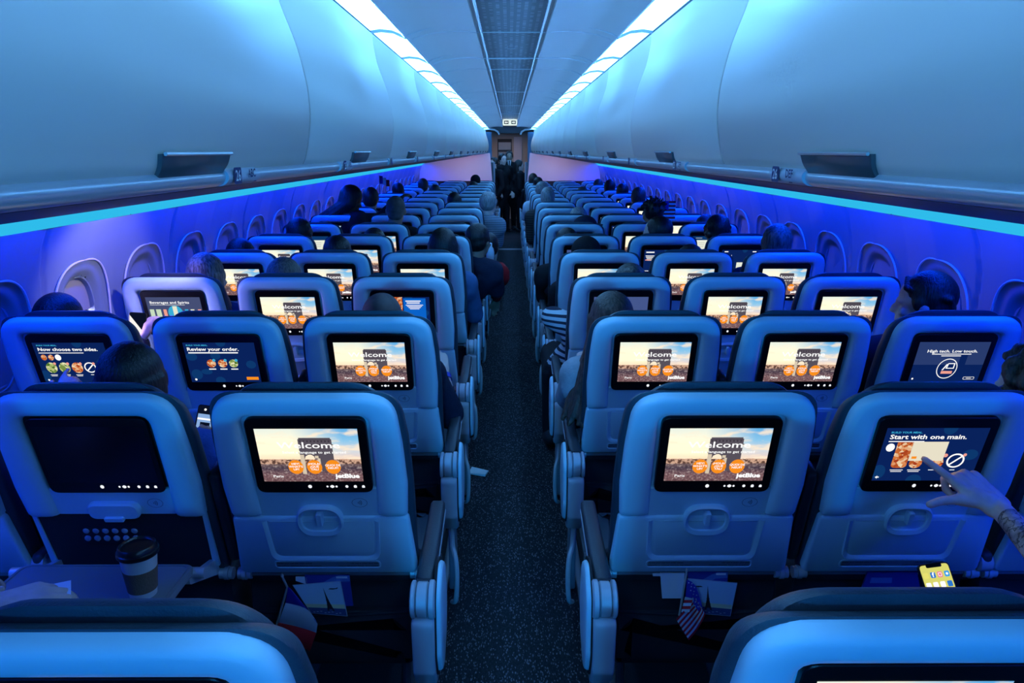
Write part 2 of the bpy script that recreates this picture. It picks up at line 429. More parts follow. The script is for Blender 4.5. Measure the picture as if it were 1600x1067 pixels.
for s in (-1, 1):
    bmh = binmesh(s, BL); lm = latchmesh(s)
    for k in range(NB):
        e = empty('overhead_bin', (0, B0+k*BL, 0))
        obj('bin_door', bmh, e); obj('bin_latch', lm, e)
        tag(e, '%s overhead bin from the viewer on the %s side, pale with a grey latch' % (ORD[k+1] if k else 'closest', 'left' if s < 0 else 'right'), 'overhead bin', '%s overhead bins' % ('left' if s < 0 else 'right'))
for s in (-1, 1):   # the run of bins behind the viewer
    b = MB(); b.prism([(s*x, H) for x, H in BINO], [(0, YMIN), (0, B0)], T=lambda x, z, y: (x, y, zz(z)))
    struct(b.build('trim_%d' % ti, M_bin)); ti += 1
# row signs on the rail
M_navy = mat('sign_navy', lin('15205c'), .5); M_signw = mat('sign_white', (.62, .66, .74), .45)
def sign(s, k):
    d = 1.27+.81*k; b = MB()
    P = [(x-.005, H) for x, H in RAILP if H > -.055]; x0 = -.060; x1 = .060
    b.loops([[(s*x, d+yy, zz(H)) for x, H in P] for yy in (-.075, .075)], False, False, False, 1)
    for e in (-.075, .075):
        b.add([(s*x, d+e, zz(H)) for x, H in P]+[(s*(x+.006), d+e, zz(H)) for x, H in P[::-1]], [tuple(range(2*len(P)))], 1)
    # lettering lies on the rail face: u along the cabin (screen left to right), v up the rail
    fx = -1 if s > 0 else 1
    def T(u, v, c): return (s*(.4515-c), d+(u if s < 0 else -u), zz(-.039+v))
    if k < 10:
        b.add([T(*p) for p in rr3(-.040, 0, .034, .026, .004, .0012)], [tuple(range(24))], 0)
    if k < 2:
        b.text('26' if k == 0 else '25', -.040, -.008, .024, .002, 2, T=T, align='CENTER', bold=.0004)
        b.text(('ABC' if s < 0 else 'DEF'), .026, -.004, .019, .002, 0, T=T, align='CENTER', bold=.0004)
        b.rect(.030, .045, -.012, -.0105, .002, 0, T=T)
    o = b.build('row_sign', [M_navy, M_signw, E_white if False else M_white], recalc=False)
    tag(o, '%srow sign on the silver rail, %s from the viewer on the %s' % (('number 26 ') if k == 0 else '', ORD[k+1], 'left' if s < 0 else 'right'), 'row sign', 'row signs on the %s rail' % ('left' if s < 0 else 'right'))
def rr3(cx, cy, w, h, r, c): return [(x, y, c) for x, y in rrect(cx, cy, w, h, r, 5)]
for s in (-1, 1):
    for k in range(15): sign(s, k)

# --- ceiling
CEILP = catmull([(.152, .500), (.22, .505), (.30, .502), (.37, .492), (.42, .478), (.448, .464)], 5)
b = MB()
for s in (-1, 1):
    b.loops([[(s*x, y, zz(H)) for x, H in [(.152, .512)]+CEILP+[(.448, .52), (.60, .56)]] for y in (YMIN, 17.6)], False, False, False)
b.box(-.60, .60, YMIN, YEND, zz(.60), zz(.62), 0)
struct(b.build('ceiling', [M_ceil], recalc=False))
def dots_mat():
    m = bpy.data.materials.new('perforated_ceiling'); m.use_nodes = True; n = m.node_tree.nodes; l = m.node_tree.links
    bs = n['Principled BSDF']; bs.inputs['Roughness'].default_value = .5
    tc = n.new('ShaderNodeTexCoord'); sp = n.new('ShaderNodeSeparateXYZ'); l.new(tc.outputs['Object'], sp.inputs[0])
    def mth(op, a, b=None):
        x = n.new('ShaderNodeMath'); x.operation = op
        for i, v in enumerate((a, b)):
            if v is None: continue
            if isinstance(v, (int, float)): x.inputs[i].default_value = v
            else: l.new(v, x.inputs[i])
        return x.outputs[0]
    u = mth('MULTIPLY', sp.outputs[0], 1/.026); u = mth('ADD', u, 50.5); fu = mth('FRACT', u); iu = mth('FLOOR', u)
    v = mth('MULTIPLY', sp.outputs[1], 1/.016); fv = mth('FRACT', v); iv = mth('FLOOR', v)
    cu = mth('LESS_THAN', mth('ABSOLUTE', mth('SUBTRACT', fu, .5)), .25)
    cv = mth('LESS_THAN', mth('ABSOLUTE', mth('SUBTRACT', fv, .5)), .22)
    cb = n.new('ShaderNodeCombineXYZ'); l.new(iu, cb.inputs[0]); l.new(iv, cb.inputs[1])
    wn_ = n.new('ShaderNodeTexWhiteNoise'); wn_.noise_dimensions = '2D'; l.new(cb.outputs[0], wn_.inputs['Vector'])
    on = mth('MULTIPLY', mth('MULTIPLY', cu, cv), mth('GREATER_THAN', wn_.outputs[0], .42))
    on = mth('MULTIPLY', on, mth('ADD', mth('MULTIPLY', wn_.outputs[0], .6), .3))
    mx = n.new('ShaderNodeMix'); mx.data_type = 'RGBA'; l.new(on, mx.inputs['Factor']); mx.inputs['A'].default_value = (.34, .38, .42, 1); mx.inputs['B'].default_value = (.92, .92, 1, 1)
    l.new(mx.outputs['Result'], bs.inputs['Base Color'])
    return m
M_dots = dots_mat()
cy_ = [YMIN, 1.5, 3.46, 4.97, 6.86, 8.87, 10.8, 12.7, 14.6]
for i in range(len(cy_)-1):
    b = MB(); b.box(-.128, .128, cy_[i]+.004, cy_[i+1]-.004, zz(.505), zz(.52))
    o = b.build('ceiling_panel', M_dots)
    tag(o, '%s dotted panel from the viewer along the middle of the ceiling' % ORD[i+1], 'ceiling panel', 'dotted ceiling panels')
    if 0 < i < 7:
        y0 = {1: 2.6, 2: 3.93, 3: 6.4}.get(i, cy_[i]+1.4)
        b = MB(); b.tube([(-.019, y0, zz(.505)), (-.019, y0, zz(.492)), (.019, y0, zz(.492)), (.019, y0, zz(.505))], .0022, 6)
        b.rect(-.012, .012, y0-.008, y0+.004, zz(.5045), 0)
        tag(b.build('ceiling_hook', M_metal), 'small metal bracket on the %s dotted ceiling panel' % ORD[i+1], 'bracket', 'ceiling brackets')
for s in (-1, 1):  # longitudinal channel beside the dotted panels
    b = MB(); b.prism([(s*.128, .503), (s*.134, .497), (s*.138, .503), (s*.150, .503), (s*.154, .498), (s*.158, .505), (s*.158, .53), (s*.128, .53)], [(0, YMIN), (0, 14.6)], T=lambda x, z, y: (x, y, zz(z)))
    struct(b.build('trim_%d' % ti, M_ceil)); ti += 1
# cross ribs
b = MB()
for i, y in enumerate([3.46, 4.40, 4.97, 6.86, 8.87, 10.8, 12.7]):
    t = .0055 if abs(y-4.40) < .01 else .003
    for s in (-1, 1): b.tube([(s*x, y, zz(H-.001)) for x, H in CEILP[:-3]], t*.8, 6)
    b.tube([(-.152, y, zz(.500)), (.152, y, zz(.500))], t*.8, 6)
struct(b.build('trim_%d' % ti, M_ceilrib)); ti += 1
M_rib2 = mat('cove_divider', (.05, .07, .10), .4)
E_cove = emit('cove_light_cover', (.115, .42, 1.0), 18)
ly = [YMIN, -1.0, -.2, .65, 1.5, 2.42, 3.33, 4.25, 4.95, 5.75, 6.6]
while ly[-1] < 16.6: ly.append(ly[-1]+.83)
for s in (-1, 1):
    for j in range(len(ly)-1):
        b = MB(); q = [(s*.452, .468), (s*.50, .487), (s*.55, .492), (s*.590, .486), (s*.590, .50), (s*.452, .50)]
        b.prism(q, [(0, ly[j]+.012), (0, ly[j+1]-.012)], T=lambda x, z, y: (x, y, zz(z)))
        tag(b.build('ceiling_light', E_cove), '%s bright white-cyan light panel from the viewer, %s side of the ceiling' % (ORD[j+1], 'left' if s < 0 else 'right'), 'ceiling light', '%s ceiling lights' % ('left' if s < 0 else 'right'))
    b = MB()
    for y in ly[1:-1]:
        b.tube([(s*.32, y, zz(.500)), (s*.37, y, zz(.4905)), (s*.42, y, zz(.476)), (s*.447, y, zz(.462))], [.001, .002, .003, .003], 6, 1)
        b.prism([(s*.447, .455), (s*.50, .478), (s*.55, .483), (s*.59, .478), (s*.59, .50), (s*.447, .50)], [(0, y-.016), (0, y+.016)], T=lambda x, z, y: (x, y, zz(z)))
    struct(b.build('trim_%d' % ti, [M_rib2, M_ceilrib])); ti += 1
    b = MB(); b.tube([(s*.449, YMIN, zz(.463)), (s*.449, 16.6, zz(.463))], .004, 6)
    struct(b.build('trim_%d' % ti, M_ceilrib)); ti += 1

# --- bulkheads, the doorway zone beyond, galley
wl = 1
for s, nm in ((-1, 'wall_front_left'), (1, 'wall_front_right')):
    b = MB()
    po = [(s*.30, 0), (s*.40, .9), (s*.36, 1.40), (s*.33, zz(-.045)), (s*.36, zz(-.03)), (s*1.70, zz(-.24)), (s*1.74, zz(-.36)), (s*1.79, .95), (s*1.66, 0)]
    po = [(s*.30, 0), (s*.33, .95), (s*.385, zz(-.04)), (s*1.70, zz(-.245)), (s*1.74, zz(-.36)), (s*1.79, .95), (s*1.66, 0)]
    b.prism(po, [(0, YBULK), (0, YBULK+.04)], T=lambda x, z, y: (x, y, z))
    b.box(min(s*.34, s*1.75), max(s*.34, s*1.75), YBULK-.012, YBULK-.001, .0, 1.08, 1)
    b.box(min(s*.34, s*1.75), max(s*.34, s*1.75), YBULK-.03, YBULK-.001, 1.075, 1.10, 2)
    struct(b.build(nm, [M_bulk, M_dark, M_gap]))
    # curtain gathered at the aisle edge of the bulkhead
    b = MB(); n = 40; rings = []
    for zc_ in (.05, .5, 1.0, 1.45):
        r = []
        for k in range(n):
            a = 2*pi*k/n; rr = 1+.22*cos(9*a); r.append((s*.335+.035*cos(a)*rr, YBULK+.25+.15*sin(a)*rr, zc_))
        rings.append(r)
    b.loops(rings)
    tag(b.build('curtain', M_curtain), 'gathered pale blue curtain at the %s edge of the far doorway' % ('left' if s < 0 else 'right'), 'curtain', 'curtains at the far doorway')
# ceiling step and arch at the far end
b = MB()
arch = [(-.95, .62), (-.62, .40), (-.50, .43), (-.30, .40), (-.22, .33), (.22, .33), (.30, .40), (.50, .43), (.62, .40), (.95, .62)]
b.prism([(x, zz(H)) for x, H in [(-1.7, .7)]+[(-.62, .7), (-.60, .44), (-.45, .455), (-.30, .43), (-.22, .37), (.22, .37), (.30, .43), (.45, .455), (.60, .44), (.62, .7)]+[(1.7, .7)]], [(0, 16.7), (0, 16.9)], T=lambda x, z, y: (x, y, z))
struct(b.build('ceiling_far', M_psu))
for s in (-1, 1):
    b = MB(); b.tube([(s*.60, 16.66, zz(.44)), (s*.47, 16.66, zz(.455)), (s*.33, 16.66, zz(.44)), (s*.26, 16.66, zz(.40)), (s*.23, 16.66, zz(.34))], .02, 8)
    struct(b.build('trim_%d' % ti, M_ceilrib)); ti += 1
    b = MB(); b.box(min(s*.40, s*1.7), max(s*.40, s*1.7), 17.0, 17.1, 0, zz(.40), 0)
    struct(b.build('wall_monument_%s' % ('left' if s < 0 else 'right'), mat('monument_blue', (.10, .20, .32), .6)))
M_tan = mat('galley_tan', (.50, .40, .33), .6)
b = MB(); b.box(-1.8, 1.8, YEND-.1, YEND, 0, 2.3, 0); b.box(-.30, .05, YEND-.13, YEND-.1, .9, 1.95, 1)
for k in range(4): b.box(-.28, .03, YEND-.15, YEND-.13, 1.0+.23*k, 1.18+.23*k, 2)
b.box(.10, .30, YEND-.14, YEND-.1, .1, 2.0, 3)
struct(b.build('wall_front', [M_tan, M_dark, mat('galley_cart', (.25, .22, .2), .4, metal=.4), M_bulk]))
b = MB(); b.box(-1.9, 1.9, YMIN-.02, YMIN, -.02, 2.3, 0); struct(b.build('wall_back', M_psu))
# fuselage skin outside so that only the open window lets daylight in
b = MB()
for s in (-1, 1):
    b.loops([[(s*x, y, z) for x, z in ((1.74, 1.37), (1.74, 1.42), (1.5, 2.0), (.9, 2.32), (0, 2.36))] for y in (YMIN, YEND)], False, False, False)
struct(b.build('ceiling_outer', M_psu, recalc=False))
# exit sign
e = empty('exit_sign', (0.0, 12.5, zz(.445)))
b = MB(T=lambda x, z, y: (x, y, z)); b.prism(rrect(0, 0, .235, .100, .02), [(0, .012), (0, -.010), (.004, -.014)]); b.build('sign_box', emit('exit_white', (.85, 1, .95), .9), e)
b = MB(T=lambda x, z, y: (x, -.0155, z)); 
for sx in (-1, 1):
    cx = sx*.058
    b.rect(cx-.036, cx+.036, -.026, .026, 0, 0)
b.build('sign_panel', mat('exit_dark', (.01, .06, .05), .5), e)
b = MB(T=lambda x, z, y: (x, -.0165, z))
for sx in (-1, 1):
    cx = sx*.058
    b.add([(cx+sx*.028, 0, 0), (cx+sx*.004, .018, 0), (cx+sx*.004, .007, 0), (cx-sx*.026, .007, 0), (cx-sx*.026, -.007, 0), (cx+sx*.004, -.007, 0), (cx+sx*.004, -.018, 0)], [tuple(range(7))])
b.build('sign_arrow', emit('exit_arrow', (.9, 1, .95), 1.1), e)
b = MB(); b.tube([(-.06, 0, .05), (-.06, 0, .065)], .004, 6); b.tube([(.06, 0, .05), (.06, 0, .065)], .004, 6); b.build('sign_bracket', M_metal, e)
tag(e, 'small lit exit sign with two arrows hanging from the far ceiling', 'exit sign')
# ================================================================== SEATS
TILT = math.asin(.15/.57); ST, CT = sin(TILT), cos(TILT)
def SP(a, s, c): return (a, .15-s*ST-c*CT+.0, .58+s*CT-c*ST)
DROW = lambda n: .818+.81*n
UP_O = [(-.222, .205), (-.228, .30), (-.224, .42), (-.212, .565), (.212, .565), (.224, .42), (.228, .30), (.222, .205)]
UP_I = [(.148, .205), (.151, .30), (.152, .512), (-.152, .512), (-.151, .30), (-.148, .205)]
LOW = rpoly([(-.237, .0), (.237, .0), (.224, .2), (-.224, .2)], [.022, .022, .014, .014], 5)
def resample(P, n):
    L = [0]
    for i in range(1, len(P)): L.append(L[-1]+(Vector(P[i])-Vector(P[i-1])).length)
    out = []; j = 0
    for k in range(n):
        t = L[-1]*k/(n-1)
        while j < len(L)-2 and L[j+1] < t: j += 1
        u = (t-L[j])/max(1e-9, L[j+1]-L[j]); out.append(tuple(Vector(P[j]).lerp(Vector(P[j+1]), min(1, u))))
    return out
def surround(b, T):
    o = rpoly(UP_O, [0, .03, .08, .098, .098, .08, .03, 0], 9); i = rpoly(UP_I, [0, .05, .026, .026, .05, 0], 6)[::-1]
    n = 90; o = resample(o[1:-1] if False else o, n); i = resample(i, n)
    prof = [(0, -.004), (0, .010), (.03, .018), (.10, .0230), (.25, .0262), (.62, .0262), (.80, .0245), (.93, .019), (1, .012), (1, .002)]
    rings = []
    for (ox, oy), (ix, iy) in zip(o, i):
        rings.append([(ox+(ix-ox)*t, oy+(iy-oy)*t, c) for t, c in prof])
    # rounded lower ends
    r0 = [(x, y+.010, c*.6-.002) for x, y, c in rings[0]]; r1 = [(x, y+.010, c*.6-.002) for x, y, c in rings[-1]]
    rings[0] = [(x, y-.0, c*.75) for x, y, c in rings[0]]; rings[-1] = [(x, y, c*.75) for x, y, c in rings[-1]]
    b.loops(rings, False, True, True, T=T)
BACK_O = rpoly([(-.215, .01), (-.222, .40), (-.205, .55), (.205, .55), (.222, .40), (.215, .01)], [.02, .1, .09, .09, .1, .02], 8)
CUSH_O = rpoly([(-.235, -.03), (-.240, .30), (-.236, .44), (-.222, .574), (.222, .574), (.236, .44), (.240, .30), (.235, -.03)], [.04, .1, .1, .105, .105, .1, .1, .04], 9)
HEAD_O = rpoly([(-.205, .30), (-.215, .45), (-.160, .604), (.160, .604), (.215, .45), (.205, .30)], [.05, .08, .09, .09, .08, .05], 8)
def bead(out, c, r, step, T, mi):   # dashed stitching
    b = MB(); n = len(out)
    return b
SM = {}
def TC(a, s, c):
    return (a, .15-s*ST-c*1.0+.0, .58+s*CT+c*.42*smooth(.35, .60, s))
def seat_meshes():
    b = MB(SP); b.prism(BACK_O, [(0, -.012), (0, .002), (.002, .004)]); b.rect(-.148, .148, .196, .285, .0085)
    b.prism(rpoly([(-.150, .196), (.150, .196), (.152, .290), (-.152, .290)], .006, 3), [(0, .002), (0, .009), (.002, .011)])
    SM['back_shell'] = b.mesh('back_shell', M_shell2)
    b = MB(SP); b.prism(BACK_O, [(0, -.012), (0, .002), (.002, .004)], 0)
    b.prism(rpoly([(-.150, .205), (.150, .205), (.152, .290), (-.152, .290)], .006, 3), [(0, .002), (0, .009), (.002, .011)], 1)
    for s in (-1, 1): b.prism([(s*.222, .02), (s*.205, .02), (s*.212, .21), (s*.222, .21)], [(0, .0), (0, .008)], 1)
    SM['back_shell_open'] = b.mesh('back_shell', [M_fabric, M_shell2])
    # raised surround of the screen
    b = MB(SP)
    surround(b, SP)
    SM['screen_surround'] = b.mesh('screen_surround', M_shell, 50)
    # bezel
    bz = rrect(0, .392, .286, .226, .022, 6)
    b = MB(SP); b.prism(bz, [(0, .002), (0, .0135), (.0015, .015)])
    SM['screen_bezel'] = b.mesh('screen_bezel', M_black)
    b = MB(SP)   # lit touch icons under the picture
    for x, r in ((-.012, .0048), (.031, .0026), (.043, .0042), (.0535, .0028), (.079, .0038), (.100, .0040), (.120, .0036)):
        b.disc(x, .2995, r, r*1.15, .0153, T=SP, n=12)
    b.rect(.038, .048, .2972, .3018, .0153)
    b.rect(.0965, .1035, .2955, .3000, .0153); b.rect(.1165, .1235, .2955, .2990, .0153)
    SM['touch_icons'] = b.mesh('touch_icons', E_white)
    # stowed tray table
    b = MB(SP); b.prism(LOW, [(0, -.002), (0, .010), (.002, .015), (.006, .0175)])
    SM['tray_table'] = b
    rim_o = rpoly([(-.150, .188), (-.142, .052), (.142, .052), (.150, .188)], [0, .03, .03, 0], 7)
    rim_i = rpoly([(-.140, .188), (-.133, .062), (.133, .062), (.140, .188)], [0, .026, .026, 0], 7)
    b.loops([[(x, y, .017) for x, y in rim_o], [(x*.99, y, .0225) for x, y in rim_o], [(x, y, .020) for x, y in rim_i], [(x*.97, y+.003, .016) for x, y in rim_i]], False, False, False)
    b.prism(rpoly([(-.133, .188), (-.127, .068), (.127, .068), (.133, .188)], [.002, .022, .022, .002], 6), [(0, .0174), (.003, .0190)])
    b.ring(rrect(0, .034, .282, .027, .012), rrect(0, .034, .276, .021, .010), .017, .0195)
    b.rect(-.136, .136, .0255, .0425, .0178, 1)
    for i, (t, x, y) in enumerate((('Fasten your seat belt while seated', -.133, .036), ('Abroche su cinturon mientras esta sentado', -.133, .0275), ('Life vest is under your seat', .133, .036), ('Chaleco salvavidas debajo de su asiento', .133, .0275))):
        b.text(t, x, y, .0066, .0182, 2, align='LEFT' if x < 0 else 'RIGHT', sy=1.05, bold=.0001)
    SM['tray_table'] = b.mesh('tray_table', [M_shell2, mat('placard_grey', (.20, .23, .27), .5), mat('placard_ink', (.02, .025, .04), .6)], 42)
    # latch
    b = MB(SP)
    eo = [(.058*cos(2*pi*k/36), .190+.050*sin(2*pi*k/36)) for k in range(36)]; eo = rrect(0, .190, .118, .096, .046, 9)
    ei = rrect(0, .192, .096, .070, .033, 9)
    b.loops([[(x, y, .010) for x, y in eo], [(x*.99, .190+(y-.19)*.99, .024) for x, y in eo], [(x*.93, .190+(y-.19)*.93, .0275) for x, y in eo], [(x, y, .0245) for x, y in ei], [(x*.95, .19+(y-.19)*.93, .012) for x, y in ei]], True, False, False)
    b.prism([(x*.95, .19+(y-.19)*.93) for x, y in ei], [(0, .0120), (0, .0125)])
    b.prism(rrect(0, .200, .016, .042, .007), [(0, .010), (0, .028), (.002, .031)])
    SM['tray_latch'] = b.mesh('tray_latch', M_shell)
    b = MB(SP); b.prism(rrect(0, .225, .13, .05, .024, 7), [(0, .009), (0, .022), (.004, .0265)]); b.prism(rrect(0, .205, .05, .014, .006), [(0, .01), (0, .032), (.002, .034)])
    SM['latch_open'] = b.mesh('tray_latch', M_shell)
    b = MB(SP)   # contactless payment mark
    def arc(cx, cyy, r, a0, a1, wd=.0009, ry=1.0):
        vs = []; n = 12
        for k in range(n+1):
            a = a0+(a1-a0)*k/n
            for q in (r-wd, r+wd): vs.append((cx+q*cos(a), cyy+q*sin(a)*ry, .0115))
        b.add(vs, [(2*k, 2*k+1, 2*k+3, 2*k+2) for k in range(n)])
    arc(.104, .243, .0195, 0, 2*pi, .0006, .75)
    for r in (.004, .008, .012): arc(.097, .243, r, -.7, .7)
    SM['pay_mark'] = b.mesh('contactless_mark', mat('mark_ink', (.16, .19, .24), .5))
    # tube bar with metal end fittings
    b = MB(SP); b.tube([(-.235, -.018, -.004), (.235, -.018, -.004)], .009, 10, 0)
    b.rbox(-.235, .235, -.045, -.012, -.024, .004, .004, 2)
    for s in (-1, 1):
        for x, r, wd in ((.220, .0155, .012), (.233, .0185, .011), (.245, .0165, .010)):
            b.tube([(s*(x-wd/2), -.016, .0), (s*(x+wd/2), -.016, .0)], r, 14, 1)
    SM['pivot_bar'] = b.mesh('pivot_bar', [M_track, M_metal, M_fabric])
    # leather
    b = MB(TC); b.prism(CUSH_O, [(.010, -.003), (.002, -.007), (0, -.014), (0, -.028), (.004, -.042), (.012, -.060), (.026, -.080), (.05, -.096), (.09, -.102)])
    SM['back_cushion'] = b.mesh('back_cushion', M_leather, 60)
    b = MB(TC); out = inset(CUSH_O, -.0004); n = len(out); acc = 0; i = 0
    P = [Vector((x, y, -.020)) for x, y in out]; dense = []
    for k in range(n):
        p, q = P[k], P[(k+1) % n]; L = (q-p).length; m = max(1, int(L/.0035))
        dense += [p+(q-p)*(j/m) for j in range(m)]
    for k in range(0, len(dense)-1, 2):
        p, q = dense[k], dense[k+1]
        if p.y > .30:
            d = (q-p).normalized()*.0016; m_ = (p+q)/2; c2 = Vector((m_.x*1.0, m_.y, m_.z)); nn = Vector((d.y, -d.x, 0)).normalized()*.0012
            b.add([tuple(c2-d+nn+Vector((0, 0, -.0007))), tuple(c2+d+nn+Vector((0, 0, -.0007))), tuple(c2+d+nn+Vector((0, 0, .0007))), tuple(c2-d+nn+Vector((0, 0, .0007)))], [(0, 1, 2, 3)])
    SM['stitching'] = b.mesh('stitching', M_thread)
    b = MB(TC); b.prism(HEAD_O, [(.02, -.038), (.005, -.044), (0, -.054), (0, -.072), (.006, -.088), (.02, -.102), (.045, -.110)])
    SM['headrest'] = b.mesh('headrest', M_leather, 60)
    b = MB()
    o = rpoly([(-.235, .27), (.235, .27), (.235, .74), (-.235, .74)], .05, 6)
    b.prism(o, [(.02, .33), (.004, .345), (0, .37), (0, .41), (.01, .44), (.03, .452), (.07, .458)])
    SM['seat_cushion'] = b.mesh('seat_cushion', M_leather, 60)
    # pocket and lower back
    b = MB()
    b.prism(rpoly([(-.235, .26), (.235, .26), (.235, .555), (-.235, .555)], .03), [(0, .30), (0, .19), (.006, .182)], T=lambda x, z, y: (x, y, z))
    SM['lower_back'] = b.mesh('lower_back', M_fabric)
    b = MB(); o = rpoly([(-.215, .27), (.215, .27), (.212, .44), (-.212, .44)], [.03, .03, .01, .01]); rings = []
    b.prism(o, [(0, .181), (0, .165), (.01, .155), (.05, .148)], T=lambda x, z, y: (x, y, z))
    b.tube([(-.21, .160, .44), (-.1, .155, .436), (0, .153, .434), (.1, .155, .436), (.21, .160, .44)], .004, 6, 0)
    SM['seat_pocket'] = b.mesh('seat_pocket', mat('pocket_fabric', (.013, .014, .02), .85))
    b = MB()
    for x in (-.17, .17):
        b.tube([(x, .33, .36), (x, .30, .20), (x, .24, .02)], .014, 8); b.tube([(x, .62, .36), (x, .64, .20), (x, .66, .02)], .014, 8)
        b.rbox(x-.02, x+.02, .18, .70, 0, .02, .004)
    b.tube([(-.25, .34, .33), (.25, .34, .33)], .018, 8); b.tube([(-.25, .62, .33), (.25, .62, .33)], .018, 8)
    SM['seat_leg'] = b.mesh('seat_frame', mat('leg_metal', (.10, .11, .13), .4, metal=.5))
    # raised middle armrest (between seats, local x = 0 at the gap)
    b = MB(SP); b.rbox(-.0155, .0155, .02, .318, -.075, -.004, .010); b.tube([(-.0155, .03, -.04), (.0155, .03, -.04)], .022, 12)
    SM['armrest_raised'] = b.mesh('middle_armrest', mat('raised_armrest_dark', (.022, .025, .032), .35), 50)
    b = MB(); b.rbox(-.0155, .0155, .125, .52, .60, .635, .010, 0); b.tube([(-.0155, .15, .60), (.0155, .15, .60)], .028, 12, 1)
    SM['armrest_down'] = b.mesh('middle_armrest', [M_pad, M_armpl], 50)
seat_meshes()
# aisle armrest (local +x is the aisle)
def aisle_arm():
    b = MB(); A = {}
    o = rpoly([(-.024, .02), (.024, .02), (.021, .40), (-.021, .40)], [.004, .004, .012, .012], 4)
    def TA(x, y, z): return (x, y, .612+z+.03*smooth(.05, .40, y))
    b.prism(o, [(.004, -.016), (0, -.010), (0, .008), (.004, .014), (.009, .016)], T=TA)
    A['armrest_pad'] = b.mesh('armrest_pad', M_pad, 50)
    b = MB(); b.prism(rrect(0, .135, .030, .11, .006), [(0, .015), (.001, .0175)], T=TA); b.prism(inset(o, -.002), [(0, -.022), (0, -.014)], 1, T=TA)
    A['pad_cap'] = b.mesh('pad_cap', [M_pad, M_armpl])
    b = MB()
    for x0, x1, r in ((-.030, -.018, .046), (-.016, .012, .043), (.014, .030, .047)):
        rr = [(r*cos(2*pi*k/28), r*sin(2*pi*k/28)) for k in range(28)]
        b.prism(rr, [(.004, x0), (0, x0+.003), (0, x1-.003), (.004, x1)], T=lambda y, z, x: (x, y-.010, z+.592))
    A['hinge'] = b.mesh('armrest_hinge', [M_armpl])
    b = MB(); P = rpoly([(-.055, .555), (-.010, .56), (.10, .575), (.16, .56), (.17, .45), (.12, .355), (.05, .325), (-.0, .335), (-.045, .40)], .03, 6)
    b.prism(P, [(.006, -.028), (0, -.022), (0, .022), (.006, .028)], T=lambda y, z, x: (x, y, z))
    A['end_panel'] = b.mesh('end_panel', M_armpl, 50)
    b = MB(); P = rpoly([(-.02, .60), (.05, .655), (.13, .62), (.155, .50), (.12, .41), (.05, .365), (.0, .37), (-.03, .44)], .05, 7)
    b.prism(P, [(0, .028), (0, .036), (.004, .042), (.010, .044)], T=lambda y, z, x: (x, y, z))
    b.prism(inset(P, -.010), [(0, .026), (0, .032)], 1, T=lambda y, z, x: (x, y, z))
    A['end_cap'] = b.mesh('end_cap', [M_shell, M_gap], 50)
    b = MB(); b.tube(catmull([(.0, .02, .33), (.004, .01, .26), (.018, -.03, .23), (.022, -.045, .16), (.016, -.04, .07), (.0, .0, .035)], 5), .009, 8)
    A['foot_tube'] = b.mesh('foot_tube', M_armpl)
    b = MB(); b.rbox(-.02, .01, .10, .16, .02, .35, .006)
    A['leg_cover'] = b.mesh('leg_cover', M_track)
    return A
AM = aisle_arm()
